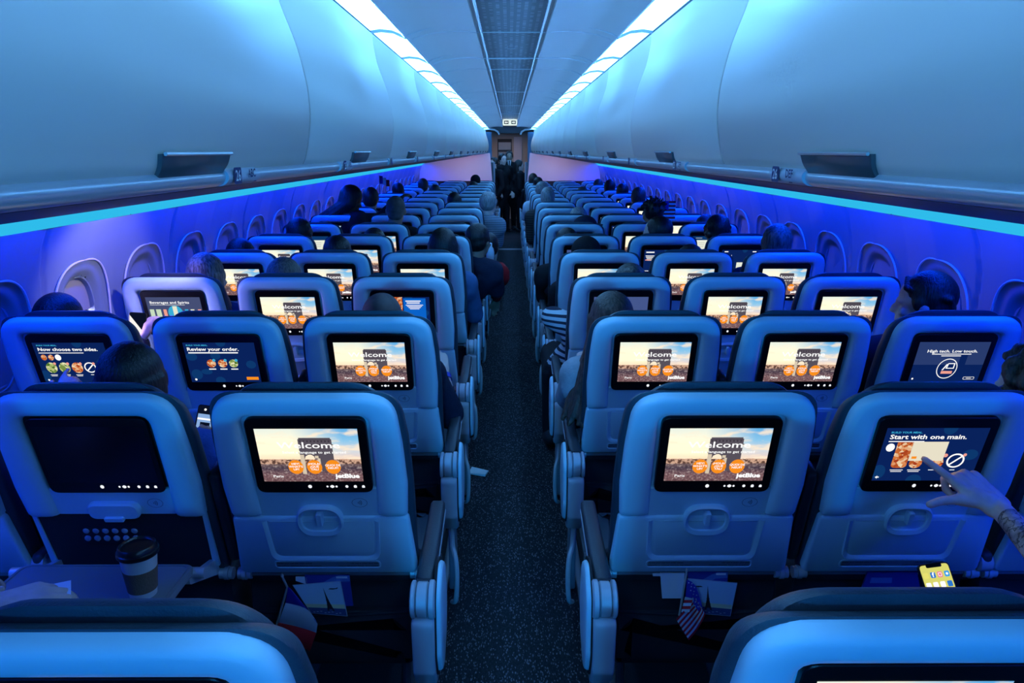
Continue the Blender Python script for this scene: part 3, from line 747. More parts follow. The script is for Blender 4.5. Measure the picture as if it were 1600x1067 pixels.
# ------------------------------------------------------------------ screen pictures
DX, DS0, DS1 = .122, .316, .476
DW, DH = 2*DX, DS1-DS0
def DT(u, v, c): return SP(-DX+u*DW, DS0+v*DH, .0154+c)
def pic_welcome():
    m = bpy.data.materials.new('welcome_picture'); m.use_nodes = True; n = m.node_tree.nodes; l = m.node_tree.links
    n.remove(n['Principled BSDF']); e = n.new('ShaderNodeEmission'); l.new(e.outputs[0], n['Material Output'].inputs[0])
    tc = n.new('ShaderNodeTexCoord'); sp = n.new('ShaderNodeSeparateXYZ'); l.new(tc.outputs['Generated'], sp.inputs[0])
    U, V = sp.outputs[0], sp.outputs[2]
    def ramp(src, st, const=False):
        r = n.new('ShaderNodeValToRGB'); r.color_ramp.interpolation = 'CONSTANT' if const else 'LINEAR'
        for i, (p, c) in enumerate(st):
            el = r.color_ramp.elements[i] if i < 2 else r.color_ramp.elements.new(p)
            el.position = p; el.color = lin(c)
        l.new(src, r.inputs[0]); return r.outputs[0]
    def mix(f, a, b_):
        x = n.new('ShaderNodeMix'); x.data_type = 'RGBA'
        for k, v in (('Factor', f), ('A', a), ('B', b_)):
            if isinstance(v, (float, int)): x.inputs[k].default_value = v
            elif isinstance(v, tuple): x.inputs[k].default_value = v
            else: l.new(v, x.inputs[k])
        return x.outputs['Result']
    def mth(op, a, b_=None):
        x = n.new('ShaderNodeMath'); x.operation = op
        for i, v in enumerate((a, b_)):
            if v is None: continue
            if isinstance(v, (int, float)): x.inputs[i].default_value = v
            else: l.new(v, x.inputs[i])
        return x.outputs[0]
    sky1 = ramp(V, [(.42, 'f4d8b0'), (1, 'dde6da'), (.55, 'fdf2cf'), (.75, 'fbf3d2')])
    sky2 = ramp(V, [(.42, 'e8c9bb'), (1, '5aa4d8'), (.58, 'c9cfd6'), (.78, '84bde0')])
    sky = mix(ramp(U, [(.35, '000000'), (.85, 'ffffff')]), sky1, sky2)
    mp = n.new('ShaderNodeMapping'); mp.inputs['Scale'].default_value = (3, 1, 6); l.new(tc.outputs['Generated'], mp.inputs[0])
    nz = n.new('ShaderNodeTexNoise'); nz.inputs['Scale'].default_value = 1.3; nz.inputs['Detail'].default_value = 5; l.new(mp.outputs[0], nz.inputs['Vector'])
    sky = mix(mth('MULTIPLY', ramp(nz.outputs[0], [(.48, '000000'), (.62, 'ffffff')]), .75), sky, lin('f8e2c4'))
    mp2 = n.new('ShaderNodeMapping'); mp2.inputs['Scale'].default_value = (40, 1, 25); l.new(tc.outputs['Generated'], mp2.inputs[0])
    nz2 = n.new('ShaderNodeTexNoise'); nz2.inputs['Scale'].default_value = 1; nz2.inputs['Detail'].default_value = 3; l.new(mp2.outputs[0], nz2.inputs['Vector'])
    gr = ramp(V, [(.0, '6b4c50'), (.42, '8a6f68'), (.12, '75555a'), (.26, '4c3f4c')])
    gr = mix(mth('MULTIPLY', ramp(nz2.outputs[0], [(.52, '000000'), (.68, 'ffffff')]), .35), gr, lin('d8c8c0'))
    gr = mix(mth('MULTIPLY', ramp(nz2.outputs[0], [(.35, 'ffffff'), (.45, '000000')]), .5), gr, lin('2c2630'))
    bd = mix(ramp(nz2.outputs[0], [(.42, '000000'), (.55, 'ffffff')]), lin('5a4038'), lin('c8a088'))
    hz = mth('ADD', .405, mth('MULTIPLY', nz2.outputs[0], .05))
    col = mix(mth('GREATER_THAN', V, mth('ADD', .325, mth('MULTIPLY', nz.outputs[0], .03))), gr, bd)
    col = mix(mth('GREATER_THAN', V, hz), col, sky)
    l.new(col, e.inputs[0]); e.inputs[1].default_value = 1.15
    return m
M_wel = pic_welcome()
Eor = emit('orange_button', lin('f08a1c'), 1.1); Etx = emit('screen_white', (1, 1, 1), 1.05); Est = emit('stone_dim', lin('5c5560'), .9); Est2 = emit('stone_light', lin('d8c8b0'), 1)
Estd = emit('stone_dark', lin('3c3640'), .9)
def scr_welcome():
    b = MB(DT); b.rect(0, 1, 0, 1, 0, 0)
    # triumphal arch: attic, cornice, two piers with a vaulted opening
    c = .0002
    b.rect(.405, .735, .56, .81, c, 1); b.rect(.415, .725, .81, .835, c, 1)
    b.rect(.395, .745, .70, .715, c*2, 5); b.rect(.398, .742, .545, .56, c*2, 5); b.rect(.41, .73, .795, .803, c*2, 5)
    for k in range(9): b.rect(.42+.035*k, .435+.035*k, .755, .785, c*2, 5)
    b.add([(.405, .17, c), (.445, .17, c), (.445, .43, c), (.46, .49, c), (.49, .52, c), (.515, .52, c), (.54, .49, c), (.55, .43, c), (.55, .56, c), (.405, .56, c)], [tuple(range(10))], 1)
    b.add([(.585, .20, c), (.735, .20, c), (.735, .56, c), (.55, .56, c), (.55, .43, c), (.585, .43, c)], [tuple(range(6))], 1)
    b.rect(.405, .445, .15, .52, c*2, 4); b.rect(.575, .600, .20, .45, c*2, 4); b.rect(.55, .585, .45, .50, c*2, 4)
    b.text('Welcome', .505, .645, .155, c*4, 3, align='CENTER', bold=.002, sy=1.05)
    b.text('Select a language to get started', .55, .545, .050, c*4, 3, align='CENTER', sy=1.3, bold=.0008)
    for x, t in ((.345, "HEY!\nWHAT'S\nUP?"), (.53, "¡HOLA!\n¿QUÉ\nTAL?"), (.715, "QUOI DE\nNEUF?")):
        b.disc(x, .285, .076, .135, c*3, 2, n=28)
        k = t.count('\n'); b.text(t, x, .275+.027*k, .038, c*4, 3, align='CENTER', sy=1.4, bold=.0008)
    b.text('Paris', .10, .085, .055, c*4, 3, sy=1.2, bold=.0008)
    b.text('jetBlue', .965, .075, .085, c*4, 3, align='RIGHT', sy=1.3, bold=.004)
    return b.mesh('display', [M_wel, Est, Eor, Etx, Est2, Estd], recalc=False)
def food_mat(name, a, b_, c):
    if name in MAT: return MAT[name]
    m = bpy.data.materials.new(name); m.use_nodes = True; n = m.node_tree.nodes; l = m.node_tree.links
    n.remove(n['Principled BSDF']); e = n.new('ShaderNodeEmission'); l.new(e.outputs[0], n['Material Output'].inputs[0])
    tc = n.new('ShaderNodeTexCoord'); v = n.new('ShaderNodeTexVoronoi'); v.inputs['Scale'].default_value = 130; l.new(tc.outputs['Object'], v.inputs['Vector'])
    s = n.new('ShaderNodeSeparateColor'); l.new(v.outputs['Color'], s.inputs[0]); r = n.new('ShaderNodeValToRGB'); r.color_ramp.elements[0].color = lin(a); r.color_ramp.elements[1].color = lin(c)
    q = r.color_ramp.elements.new(.5); q.color = lin(b_); l.new(s.outputs[0], r.inputs[0]); l.new(r.outputs[0], e.inputs[0]); MAT[name] = m; return m
E_nv = emit('screen_navy', lin('0a2460'), .9); E_nv2 = emit('screen_navy_spot', lin('0d3a72'), .9); E_cyt = emit('screen_cyan', lin('3cb4e0'), .9)
E_food = food_mat('food_red', 'a03018', 'd87838', 'f0d8b0'); E_food2 = food_mat('food_green', '3c6a20', 'a8b868', 'f0e8c0')
E_pk = emit('screen_pink', lin('f0a090'), 1); E_dim = emit('screen_dimbutton', lin('6a4038'), .8)
NAVY = [E_nv, E_nv2, E_cyt, Etx, E_food, E_food2, Eor, E_pk, E_dim]
def navy(b, spots=((.62, 1, .07, .12), (.04, .17, .07, .14), (.42, .0, .08, .12), (.9, .5, .08, .10))):
    b.rect(0, 1, 0, 1, 0, 0)
    for x, y, rx, ry in spots:
        b.add([(min(1, max(0, x+rx*cos(2*pi*k/20))), min(1, max(0, y+ry*sin(2*pi*k/20))), .0001) for k in range(20)], [tuple(range(20))], 1)
def noring(b, x, y, r):
    n = 28; o = [(x+r*cos(2*pi*k/n), y+r*1.55*sin(2*pi*k/n)) for k in range(n)]; i = [(x+r*.8*cos(2*pi*k/n), y+r*1.55*.8*sin(2*pi*k/n)) for k in range(n)]
    b.loops([[(p, q, .0004) for p, q in o], [(p, q, .0004) for p, q in i]], True, False, False, 3)
    d = r*.62; b.add([(x-d-.006, y-d*1.55+.01, .0004), (x-d+.006, y-d*1.55-.01, .0004), (x+d+.006, y+d*1.55-.01, .0004), (x+d-.006, y+d*1.55+.01, .0004)], [(0, 1, 2, 3)], 3)
def bars(b, x, y, wd, k=1, mi=3, h=.012, gap=.03):
    for i in range(k): b.rect(x-wd/2*(1-.15*i), x+wd/2*(1-.15*i), y-gap*i, y-gap*i+h, .0004, mi)
def scr_main():
    b = MB(DT); navy(b)
    b.text('BUILD YOUR MEAL.', .05, .905, .035, .0004, 2, sy=1.3, bold=.001)
    b.text('Start with one main.', .05, .80, .092, .0004, 3, sy=1.25, bold=.002)
    b.rect(.05, .40, .745, .762, .0004, 3); b.disc(.085, .64, .043, .075, .0004, 3)
    b.add([(x, y, .0004) for x, y in rpoly([(.145, .25), (.30, .25), (.30, .74), (.145, .74)], [.06, .06, .01, .01])], [tuple(range(28))], 4)
    b.disc(.385, .345, .065, .10, .0003, 4); b.disc(.60, .35, .062, .11, .0003, 4); b.disc(.66, .49, .022, .035, .0005, 7)
    b.rect(.30, .645, .39, .75, .0008, 9)
    bars(b, .42, .68, .20, 1, 10, .008); bars(b, .475, .63, .30, 4, 10, .006, .03); b.rect(.325, .375, .43, .475, .001, 6)
    noring(b, .775, .39, .088); b.disc(.85, .50, .018, .03, .0006, 7)
    for x in (.215, .39, .60, .775): bars(b, x, .205, .13 if x < .7 else .05, 1 if x > .5 else 2)
    b.rect(.80, .95, .07, .13, .0004, 8); b.add([(.022, .07, .0004), (.045, .10, .0004), (.045, .08, .0004), (.062, .08, .0004), (.062, .06, .0004), (.045, .06, .0004), (.045, .04, .0004)], [tuple(range(7))], 3)
    return b.mesh('display', NAVY+[emit('popup_cream', lin('e8e0c8'), 1), emit('popup_grey', lin('9a9484'), .8)], recalc=False)
def scr_sides():
    b = MB(DT); navy(b)
    b.text('BUILD YOUR MEAL.', .05, .92, .033, .0004, 2, sy=1.3, bold=.001); b.text('Now choose two sides.', .05, .80, .088, .0004, 3, sy=1.25, bold=.002); b.rect(.05, .68, .74, .756, .0004, 3)
    b.disc(.10, .635, .040, .072, .0004, 4); b.disc(.20, .635, .040, .072, .0004, 4); b.disc(.30, .635, .043, .075, .0004, 3)
    b.disc(.16, .375, .078, .135, .0004, 5); b.disc(.345, .375, .078, .135, .0004, 5); b.disc(.525, .375, .078, .135, .0004, 4)
    noring(b, .71, .38, .085); noring(b, .89, .38, .085)
    for x in (.22, .405, .585, .77, .945): b.disc(x, .48, .02, .033, .0006, 7)
    for x in (.16, .345, .525, .71, .89): bars(b, x, .19, .10 if x < .6 else .05, 2 if x < .6 else 1)
    b.disc(.06, .06, .014, .024, .0004, 3); b.rect(.84, .98, .06, .115, .0004, 8)
    return b.mesh('display', NAVY, recalc=False)
def scr_review():
    b = MB(DT); navy(b, ((.42, .67, .07, .09), (.53, 1, .07, .1), (.10, .2, .08, .13), (.25, .27, .08, .07), (.42, .04, .07, .1), (.9, .45, .07, .1), (.08, .65, .08, .10)))
    b.text('BUILD YOUR MEAL.', .04, .92, .035, .0004, 2, sy=1.3, bold=.001); b.text('Review your order.', .04, .80, .092, .0004, 3, sy=1.25, bold=.002); b.rect(.05, .75, .735, .762, .0004, 3)
    for x, mi in ((.34, 4), (.50, 4), (.655, 5)):
        b.disc(x, .48, .064, .10, .0004, mi); b.disc(x+.045, .56, .022, .035, .0006, 2); bars(b, x, .325, .10, 1, 3, .025)
    b.rect(.80, .97, .06, .135, .0004, 6); b.disc(.07, .07, .016, .027, .0004, 3)
    return b.mesh('display', NAVY, recalc=False)
def scr_tech():
    b = MB(DT); navy(b, ()); b.rect(0, .74, .43, 1, .0001, 9); b.rect(0, .74, 0, .43, .00005, 0); b.rect(.74, 1, .43, 1, .0001, 9); b.rect(.64, .74, .43, .75, .00015, 0)
    b.text('High tech. Low touch.', .5, .74, .080, .0004, 3, align='CENTER', sy=1.25, bold=.0015); bars(b, .5, .69, .56, 1, 3, .018); bars(b, .5, .645, .28, 1, 3, .018)
    n = 36; o = [(.5+.145*cos(2*pi*k/n), .33+.255*sin(2*pi*k/n)) for k in range(n)]; i = [(.5+.134*cos(2*pi*k/n), .33+.236*sin(2*pi*k/n)) for k in range(n)]
    b.loops([[(p, q, .0004) for p, q in o], [(p, q, .0004) for p, q in i]], True, False, False, 3)
    b.ring([(.48, .33), (.60, .33), (.60, .47), (.50, .47)], [(.50, .35), (.585, .35), (.585, .45), (.51, .45)], .0003, .0004, 3)
    b.add([(.43, .29, .0004), (.45, .29, .0004), (.50, .44, .0004), (.48, .45, .0004)], [(0, 1, 2, 3)], 3); b.rect(.43, .59, .20, .27, .0004, 7)
    b.ring(rrect(.86, .085, .16, .07, .02), rrect(.86, .085, .15, .055, .018), .0003, .0004, 3); bars(b, .86, .078, .07); b.disc(.05, .07, .014, .024, .0004, 3)
    return b.mesh('display', NAVY+[emit('screen_greyblue', lin('2c4076'), .85)], recalc=False)
def scr_drinks():
    b = MB(DT); b.rect(0, 1, 0, 1, 0, 9)
    b.text('Beverages and Spirits', .06, .80, .085, .0004, 3, sy=1.25, bold=.0015); b.rect(.06, .70, .755, .765, .0004, 3); b.disc(.50, .50, .14, .24, .0003, 2)
    b.rect(.46, .54, .42, .72, .0006, 10)
    for x, wd, mi in ((.07, .04, 11), (.19, .045, 11), (.31, .03, 7), (.71, .03, 2), (.82, .035, 10), (.95, .03, 7)): b.rect(x-wd, x+wd, .38, .62, .0004, mi)
    b.disc(.92, .25, .018, .03, .0004, 3)
    return b.mesh('display', NAVY+[emit('screen_slate', lin('454e74'), 1), emit('screen_pale', lin('e8e8d0'), 1), emit('screen_palegreen', lin('c8dcc0'), 1)], recalc=False)
def scr_info():
    b = MB(DT); navy(b); b.rect(0, .5, .0, 1, .0002, 4); b.rect(.52, .93, .12, .96, .0003, 9)
    bars(b, .70, .86, .28, 2, 3, .03, .06); bars(b, .72, .74, .32, 4, 3, .018, .04); bars(b, .62, .26, .15, 1, 3, .03); bars(b, .8, .06, .12)
    return b.mesh('display', NAVY+[emit('screen_blue', lin('0a62c8'), 1)], recalc=False)
def scr_info2():
    b = MB(DT); navy(b, ((.6, 1, .07, .1), (.25, .25, .07, .1)))
    bars(b, .16, .87, .22, 1, 3, .05); bars(b, .16, .72, .24, 4, 3, .03, .065); b.rect(.04, .20, .53, .57, .0004, 7); b.rect(.58, .98, .66, .70, .0004, 3); b.rect(.58, .65, .72, .76, .0004, 3); b.disc(.40, .68, .05, .09, .0004, 3); b.disc(.40, .68, .04, .072, .0005, 0); b.disc(.95, .9, .02, .04, .0004, 3)
    for k in range(6): b.rect(.03+.045*k, .06+.045*k, .04, .075, .0004, 3)
    return b.mesh('display', NAVY, recalc=False)
def scr_map():
    b = MB(DT); navy(b); b.rect(.44, .95, .06, .44, .0003, 9); b.rect(.68, .69, .06, .44, .0004, 1); b.rect(.90, .95, .44, .75, .0004, 9); b.rect(.70, .88, .52, .62, .0003, 10); b.rect(.70, .80, .62, .70, .0004, 3)
    bars(b, .12, .90, .10, 1, 3, .04); bars(b, .16, .72, .24, 2, 3, .05, .09); bars(b, .16, .54, .2, 1, 2, .03); bars(b, .88, .9, .1, 1, 3, .04)
    for k in range(5): b.rect(.20+.045*k, .23+.045*k, -.0+.04, .075, .0004, 3)
    return b.mesh('display', NAVY+[emit('screen_page', lin('e8ecdc'), 1), Est], recalc=False)
def scr_page():
    b = MB(DT); b.rect(0, 1, 0, 1, 0, 1); b.rect(.12, .88, .06, .80, .0003, 9); b.rect(.45, .46, .2, .7, .0004, 1); bars(b, .30, .66, .2, 3, 10, .01, .1); bars(b, .66, .66, .2, 3, 10, .01, .1); bars(b, .2, .9, .2)
    return b.mesh('display', NAVY+[emit('screen_page', lin('e8ecdc'), 1), Est], recalc=False)
def scr_dim():
    b = MB(DT); b.rect(0, 1, 0, 1, 0, 0); b.rect(0, 1, 0, .42, .0002, 1); bars(b, .5, .8, .4, 1, 2, .01)
    return b.mesh('display', [emit('screen_dusk', lin('44568c'), 1), emit('screen_dusk2', lin('5a5f86'), .8), Est], recalc=False)
def scr_off():
    b = MB(DT); b.rect(-.04, 1.04, -.02, 1.04, 0, 0); return b.mesh('display', [mat('screen_off', (.003, .003, .004), .25)], recalc=False)
SCR = {'welcome': scr_welcome(), 'main': scr_main(), 'sides': scr_sides(), 'review': scr_review(), 'tech': scr_tech(), 'drinks': scr_drinks(), 'info': scr_info(), 'info2': scr_info2(), 'map': scr_map(), 'page': scr_page(), 'dim': scr_dim(), 'off': scr_off()}
LOOK = {'welcome': 'stone arch welcome screen', 'main': 'meal menu screen with white pop-up', 'sides': 'navy screen of side dishes', 'review': 'navy order review screen',
        'tech': 'navy screen with circled icon', 'drinks': 'grey drinks menu screen', 'info': 'bright blue notice on screen', 'info2': 'navy flight details screen', 'map': 'navy screen with white page',
        'page': 'white page on screen', 'dim': 'dusky blue screen', 'off': 'black screen, tray table down'}
VAR = {(1, 'B'): 'off', (1, 'E'): 'main', (2, 'A'): 'sides', (2, 'B'): 'review', (2, 'F'): 'tech', (3, 'A'): 'drinks', (3, 'C'): 'info', (3, 'D'): 'dim', (5, 'D'): 'dim',
       (5, 'E'): 'info2', (5, 'F'): 'map', (6, 'A'): 'page', (6, 'C'): 'dim', (6, 'D'): 'info2', (6, 'F'): 'page', (7, 'D'): 'dim', (7, 'E'): 'info2'}
SX = {'A': -1.52, 'B': -1.006, 'C': -.492, 'D': .492, 'E': 1.006, 'F': 1.52}
PLACE = {'A': 'left window seat', 'B': 'left middle seat', 'C': 'seat left of the aisle', 'D': 'seat right of the aisle', 'E': 'right middle seat', 'F': 'right window seat'}
def seat(n, c):
    e = empty('airliner_seat', (SX[c], DROW(n)-((.071 if c in 'ABC' else .050) if n == 0 else 0), 0)); v = VAR.get((n, c), 'welcome'); op = v == 'off'
    P = lambda nm, key: obj(nm, SM[key], e)
    P('back_shell', 'back_shell_open' if op else 'back_shell'); P('screen_surround', 'screen_surround'); bz = P('screen_bezel', 'screen_bezel')
    obj('display', SCR[v], bz); obj('touch_icons', SM['touch_icons'], bz)
    P('tray_latch', 'latch_open' if op else 'tray_latch')
    if not op: P('tray_table', 'tray_table')
    P('contactless_mark', 'pay_mark'); P('pivot_bar', 'pivot_bar')
    cu = P('back_cushion', 'back_cushion')
    if n < 4: obj('stitching', SM['stitching'], cu)
    P('headrest', 'headrest'); P('seat_cushion', 'seat_cushion'); P('lower_back', 'lower_back'); P('seat_pocket', 'seat_pocket'); P('seat_frame', 'seat_leg')
    if c in 'CD':
        s = 1 if c == 'C' else -1
        for k in ('armrest_pad', 'pad_cap', 'hinge', 'end_panel', 'end_cap', 'foot_tube', 'leg_cover'):
            o = obj({'hinge': 'armrest_hinge'}.get(k, k), AM[k], e); o.location = (s*.268, 0, 0)
            if s < 0: o.rotation_euler[2] = 0; o.scale[0] = -1
    if c in 'BE':
        s = 1 if c == 'B' else -1
        for t in (s, -s):
            up = t == s and n < 4
            o = P('middle_armrest', 'armrest_raised' if up else 'armrest_down'); o.location = (t*.257, 0, 0)
    if op:
        b = MB(); b.prism(rrect(0, -.11, .43, .26, .03), [(.004, .655), (0, .659), (0, .670), (.003, .674)]); b.ring(rrect(0, -.11, .41, .24, .025), rrect(0, -.11, .405, .235, .022), .673, .6765)
        for s in (-1, 1): b.prism(rpoly([(-.02, .655), (.20, .60), (.22, .57), (.16, .56), (-.02, .64)], .02), [(0, s*.205-.008), (0, s*.205+.008)], 1, T=lambda y, z, x: (x, y, z)); b.tube([(s*.2, .01, .655), (s*.24, .01, .655)], .014, 12, 1)
        b.build('tray_table', [M_track, M_metal], e)
    row = ('nearest row' if n == 0 else '%s row ahead' % ORD[n])
    if n == 0: lb = '%s, %s, cut off by the photo frame' % (PLACE[c], row)
    elif n <= 6: lb = '%s, %s, %s' % (PLACE[c], row, LOOK[v])
    else: lb = '%s, %s, grey shell with small screen' % (PLACE[c], row)
    tag(e, lb, 'airplane seat', 'airliner seats'); return e
for n in range(17):
    for c in 'ABCDEF':
        if n == 0 and c in 'AF': continue
        seat(n, c)
# ================================================================== PEOPLE
def skin(name, c): return mat(name, c, .5, bump=(220, .15), var=(30, .08))
SK = {'light': skin('skin_light', (.74, .52, .46)), 'mid': skin('skin_mid', (.34, .20, .14)), 'dark': skin('skin_dark', (.10, .055, .04))}
def hairm(name, c, k=.5): return mat(name, c, .42, spec=.4, bump=(60, 1.0, (3, 3, .35)), var=(45, k, (2.5, 2.5, .3)))
HM = {'black': hairm('hair_black', (.012, .010, .010)), 'brown': hairm('hair_brown', (.075, .045, .032)), 'blond': hairm('hair_blond', (.30, .24, .18), .6), 'grey': hairm('hair_grey', (.26, .26, .27), .4),
      'darkbrown': hairm('hair_dark_brown', (.03, .02, .016)), 'ash': hairm('hair_ash', (.14, .12, .10), .6), 'stubble': mat('hair_stubble', (.10, .075, .07), .6, bump=(900, .5), var=(25, .35))}
def cloth(name, c, stripe=None):
    if name in MAT: return MAT[name]
    m = mat(name, c, .85, spec=.2, bump=(140, .5), var=(14, .15))
    if stripe:
        n = m.node_tree.nodes; l = m.node_tree.links
        tc = n.new('ShaderNodeTexCoord'); w_ = n.new('ShaderNodeTexWave'); w_.bands_direction = 'Z'; w_.inputs['Scale'].default_value = stripe[1]; w_.inputs['Distortion'].default_value = .4
        l.new(tc.outputs['Object'], w_.inputs['Vector']); r = n.new('ShaderNodeValToRGB'); r.color_ramp.interpolation = 'CONSTANT'
        r.color_ramp.elements[0].color = tuple(stripe[0])+(1,); r.color_ramp.elements[1].position = stripe[2]; r.color_ramp.elements[1].color = tuple(c)+(1,)
        l.new(w_.outputs['Fac'], r.inputs[0]); l.new(r.outputs[0], n['Principled BSDF'].inputs['Base Color'])
    return m
CL = {'navy': cloth('cloth_navy', (.015, .02, .045)), 'blue': cloth('cloth_blue', (.05, .12, .55)), 'grey': cloth('sweater_grey', (.33, .34, .37)), 'black': cloth('cloth_black', (.010, .010, .013)),
      'denim': cloth('cloth_denim', (.05, .11, .24)), 'white': cloth('cloth_white', (.62, .64, .68)), 'stripe': cloth('cloth_striped', (.6, .62, .66), ((.03, .03, .05), 11, .42)),
      'plaid': cloth('cloth_plaid', (.05, .045, .045), ((.02, .018, .02), 12, .5)), 'red': cloth('cloth_red', (.35, .01, .015)), 'greystripe': cloth('cloth_grey_striped', (.28, .32, .38), ((.17, .2, .25), 14, .45)), 'brown': cloth('cloth_brown', (.06, .04, .035))}
def remeshed(mb, name, mats, vox, sm=3, parent=None, matfn=None):
    me = mb.mesh('tmp', mats, 180, recalc=True); o = bpy.data.objects.new('tmp', me); COL.objects.link(o)
    r = o.modifiers.new('r', 'REMESH'); r.mode = 'VOXEL'; r.voxel_size = vox
    if sm: q = o.modifiers.new('s', 'SMOOTH'); q.factor = .5; q.iterations = sm
    dg = bpy.context.evaluated_depsgraph_get(); dg.update()
    m2 = bpy.data.meshes.new_from_object(o.evaluated_get(dg)); bpy.data.objects.remove(o); bpy.data.meshes.remove(me)
    m2.name = name; m2.materials.clear()
    for m in (mats if isinstance(mats, (list, tuple)) else [mats]): m2.materials.append(m)
    m2.polygons.foreach_set('use_smooth', [True]*len(m2.polygons))
    m2.polygons.foreach_set('material_index', [matfn(p.center) if matfn else 0 for p in m2.polygons])
    m2.update(); return obj(name, m2, parent)
def basis(fwd, up=(0, 0, 1)):
    f = Vector(fwd).normalized(); u = Vector(up); r = f.cross(u).normalized(); u = r.cross(f).normalized()
    return Matrix((r, f, u)).transposed()      # columns: right, forward, up
def hand(b, wr, fd, nd, thumb, curl=(.3, .35, .4, .45), tcurl=.2, sc=1.0, spread=.06, tang=.75):
    """wr wrist point, fd finger direction, nd back-of-hand normal, thumb = +1/-1 side of fd x nd"""
    wr = Vector(wr); f = Vector(fd).normalized(); n = Vector(nd); n = (n-f*n.dot(f)).normalized(); sd = f.cross(n).normalized()*thumb
    W = .041*sc; pl = .092*sc; tips = []
    for k in range(4):   # palm built of four rays
        t = (1.5-k)/1.5; kn = wr+f*(pl-(.004 if k in (0,) else .0)*sc-(.012*sc if k == 3 else 0))+sd*W*.80*t-n*.003*abs(t)*sc
        b.cap(wr+sd*W*.45*t-n*.003, .0165*sc, kn-n*.002, .0118*sc, 10)
        L = (.074, .082, .076, .060)[k]*sc; rr = (.0092, .0095, .0090, .0078)[k]*sc; p = kn; d = (f+sd*spread*t).normalized(); ax = d.cross(n).normalized()
        c = curl[k]
        for j, fr in enumerate((.45, .31, .24)):
            d = Matrix.Rotation(-c*(1.0, 1.15, .8)[j], 3, ax) @ d
            q = p+d*L*fr; b.cap(p, rr*(1.04-.07*j), q, rr*(.97-.08*j), 10); p = q
        tips.append(p)
    b.cap(wr+f*.02*sc+sd*W*.2, .020*sc, wr+f*.045*sc+sd*W*.62-n*.004, .0175*sc, 10)
    d = (f*cos(tang)+sd*sin(tang)-n*.25).normalized(); p = wr+f*.028*sc+sd*W*.62-n*.006*sc; ax = sd.cross(n)
    ax2 = d.cross(f).normalized() if d.cross(f).length > 1e-3 else n
    for j, (L, r) in enumerate(((.042, .0145), (.034, .0112), (.026, .0098))):
        q = p+d*L*sc; b.cap(p, r*sc, q, r*sc*.9, 10); p = q; d = (Matrix.Rotation(tcurl, 3, ax2) @ d)
    tips.append(p); return tips
def head_mesh(b, c, R, sc=1.0):
    E = lambda p, r, n=16, m=10: b.ell(Vector(c)+R @ (Vector(p)*sc), tuple(v*sc for v in r), n, m, 0, R)
    E((0, -.008, .026), (.074, .092, .089), 24, 14); E((0, .022, -.045), (.056, .064, .070), 20, 12); E((0, .050, -.095), (.024, .026, .018))
    E((0, .088, -.024), (.0125, .018, .020), 12, 8); E((0, .098, -.034), (.014, .012, .010), 12, 8); E((0, .078, .006), (.046, .014, .011), 14, 8)
    E((0, .080, -.064), (.022, .010, .006), 12, 6); E((0, .078, -.075), (.019, .010, .006), 12, 6)
    for s in (-1, 1):
        E((s*.040, .062, -.030), (.022, .018, .018), 12, 8); E((s*.075, -.006, -.012), (.008, .020, .030), 12, 8); E((s*.079, -.004, -.010), (.006, .016, .024), 12, 8)
